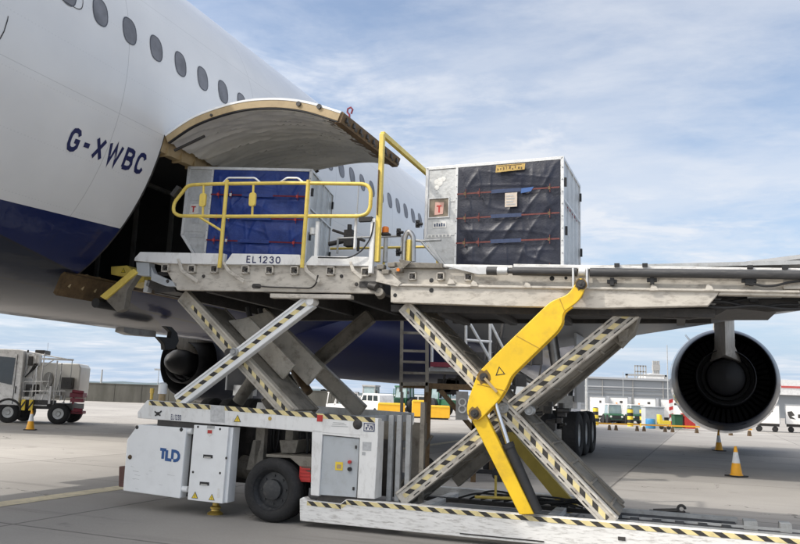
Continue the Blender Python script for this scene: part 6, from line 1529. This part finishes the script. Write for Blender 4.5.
mb = MB(); mb.lathe([(.055, 0), (.085, -.005), (.085, .0)], (c2[0], 15.94, c2[1] + .08), 'y', 16); mb.lathe([(.055, 0), (.085, -.005), (.085, .0)], (c2[0], 15.94, c2[1] - .06), 'y', 16); mb.build_each('gauge', 'label_white', AS)
# machinery clutter on the stand
mb = MB(); random.seed(31)
for k in range(40):
    p_ = (random.uniform(*sorted(((0.958, 2.521)[0], (3.295, 2.602)[0]))), random.uniform((2.303, 1.798)[1], (2.286, 3.124)[1])); s_ = random.uniform(.04, .16)
    if k % 3: mb.box(p_[0] - s_, p_[0] + s_, 17, 17.4, p_[1] - s_, p_[1] + s_)
    else: mb.rod((p_[0], 17, p_[1] - s_ * 3), (p_[0] + s_, 17, p_[1] + s_ * 3), s_ * .3, 8)
mb.build('machinery', 'dark', AS)
mb = MB()
for y_, x_ in ((16.4, 0), (18.1, 0)):
    for px in ((0.793, 1.014)[0], (2.232, 1.063)[0]): mb.lathe([(0, -.05), (.16, -.05), (.16, .05), (0, .05)], (px, y_, .16), 'y', 14)
mb.bar(((0.793, 1.014)[0], 16.4, .2), ((2.232, 1.063)[0], 16.4, .2), .08, .08); mb.bar(((0.793, 1.014)[0], 18.1, .2), ((2.232, 1.063)[0], 18.1, .2), .08, .08)
mb.build_each('wheel', 'black', AS)

# ------------------------------------------------------------------ sky, sun, camera
SUN = Vector((0, 0, 1)) - Vector((math.cos(RZ), math.sin(RZ), 0)) * .75 - Vector((-math.sin(RZ), math.cos(RZ), 0)) * .58
SUN.normalize()
elev = math.asin(SUN.z); az = math.atan2(SUN.x, SUN.y)
w = bpy.data.worlds.new('World'); SC.world = w; w.use_nodes = True
nt = w.node_tree; N, Lk = nt.nodes, nt.links; bg = N['Background']
sky = N.new('ShaderNodeTexSky'); sky.sky_type = 'NISHITA'; sky.sun_disc = False; sky.sun_elevation = elev; sky.sun_rotation = az; sky.air_density = 1.0; sky.dust_density = 1.2; sky.ozone_density = 1.2
bg.inputs['Strength'].default_value = .15
tc = N.new('ShaderNodeTexCoord'); sp = N.new('ShaderNodeSeparateXYZ'); Lk.new(tc.outputs['Generated'], sp.inputs[0])
def wm(op, a, b_=0., c=0.):
    n = N.new('ShaderNodeMath'); n.operation = op
    for i, v in enumerate((a, b_, c)):
        if isinstance(v, (int, float)): n.inputs[i].default_value = v
        else: Lk.new(v, n.inputs[i])
    return n.outputs[0]
# project the view direction on a flat cloud deck so that the clouds shrink towards the horizon
zz = wm('MAXIMUM', wm('ADD', sp.outputs['Z'], .06), .03)
cb = N.new('ShaderNodeCombineXYZ'); Lk.new(wm('DIVIDE', sp.outputs['X'], zz), cb.inputs[0]); Lk.new(wm('DIVIDE', sp.outputs['Y'], zz), cb.inputs[1])
def cloud(scale, sx, rot, lo, hi, det, rough, off=0., dist=0.):
    mp = N.new('ShaderNodeMapping'); mp.inputs['Scale'].default_value = (sx, 1, 1); mp.inputs['Rotation'].default_value = (0, 0, rot); mp.inputs['Location'].default_value = (off, off * .7, off)
    Lk.new(cb.outputs[0], mp.inputs['Vector'])
    n = N.new('ShaderNodeTexNoise'); n.inputs['Scale'].default_value = scale; n.inputs['Detail'].default_value = det; n.inputs['Roughness'].default_value = rough; n.inputs['Distortion'].default_value = dist
    Lk.new(mp.outputs['Vector'], n.inputs['Vector'])
    r_ = N.new('ShaderNodeMapRange'); r_.interpolation_type = 'SMOOTHSTEP'; r_.inputs['From Min'].default_value = lo; r_.inputs['From Max'].default_value = hi; Lk.new(n.outputs['Fac'], r_.inputs['Value']); return r_.outputs['Result']
c1 = cloud(.62, .8, .5, .42, .61, 10, .60, 3.3, .25)
c2 = cloud(3.2, .75, .35, .42, .66, 9, .62, 9.1, .3)
c3 = cloud(.9, .8, .2, .45, .62, 4, .5, 21.7, .2)
cov = wm('MINIMUM', wm('ADD', wm('MULTIPLY', c1, .62), wm('MULTIPLY', wm('MULTIPLY', c2, .62), wm('ADD', wm('MULTIPLY', c3, .75), .25))), 1.)
hz_ = wm('POWER', wm('MAXIMUM', wm('SUBTRACT', 1., sp.outputs['Z']), 0.), 4.5)
cov = wm('ADD', wm('MULTIPLY', cov, .80), .08)
mx = N.new('ShaderNodeMix'); mx.data_type = 'RGBA'; # bright cloud veil added round the sun, out of view, to lift the shade
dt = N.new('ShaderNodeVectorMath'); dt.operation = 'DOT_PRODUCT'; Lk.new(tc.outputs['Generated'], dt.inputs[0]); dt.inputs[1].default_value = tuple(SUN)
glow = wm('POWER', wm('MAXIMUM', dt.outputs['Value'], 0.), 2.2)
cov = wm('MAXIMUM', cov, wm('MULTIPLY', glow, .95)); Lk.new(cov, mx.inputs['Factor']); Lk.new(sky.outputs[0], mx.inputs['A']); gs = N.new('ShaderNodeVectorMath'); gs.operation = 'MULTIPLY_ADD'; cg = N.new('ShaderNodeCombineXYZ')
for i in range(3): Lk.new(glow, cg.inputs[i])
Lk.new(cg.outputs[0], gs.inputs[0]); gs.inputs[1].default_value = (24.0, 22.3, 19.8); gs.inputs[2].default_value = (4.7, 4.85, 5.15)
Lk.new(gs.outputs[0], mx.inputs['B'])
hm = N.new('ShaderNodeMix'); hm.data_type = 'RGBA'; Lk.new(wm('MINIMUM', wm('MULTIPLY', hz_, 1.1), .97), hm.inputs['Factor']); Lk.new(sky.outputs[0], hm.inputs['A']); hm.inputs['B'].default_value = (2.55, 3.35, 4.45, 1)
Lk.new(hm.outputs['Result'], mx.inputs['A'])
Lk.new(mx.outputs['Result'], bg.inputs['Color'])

sl = bpy.data.lights.new('sun', 'SUN'); sl.energy = 2.1; sl.angle = math.radians(1.0); sl.color = (1, .95, .88)
so = bpy.data.objects.new('sun', sl); COL.objects.link(so); so.rotation_euler = SUN.to_track_quat('Z', 'Y').to_euler(); so.location = (0, 0, 60)

cam = bpy.data.cameras.new('camera'); co = bpy.data.objects.new('camera', cam); COL.objects.link(co); SC.camera = co
cam.sensor_width = 36; cam.lens = 760 * 36 / 800; cam.clip_start = .1; cam.clip_end = 6000
roll = math.radians(2.0); pitch = math.atan(124 * math.cos(roll) / 760)
co.location = (0, 0, 1.7)
co.rotation_euler = (Matrix.Rotation(math.pi / 2 + pitch, 3, 'X') @ Matrix.Rotation(roll, 3, 'Z')).to_euler()
vs_ = SC.view_settings; vs_.view_transform = 'Standard'; vs_.look = 'None'; vs_.gamma = 1; vs_.exposure = .3; vs_.use_curve_mapping = False
SC.render.engine = 'CYCLES'; SC.cycles.max_bounces = 8
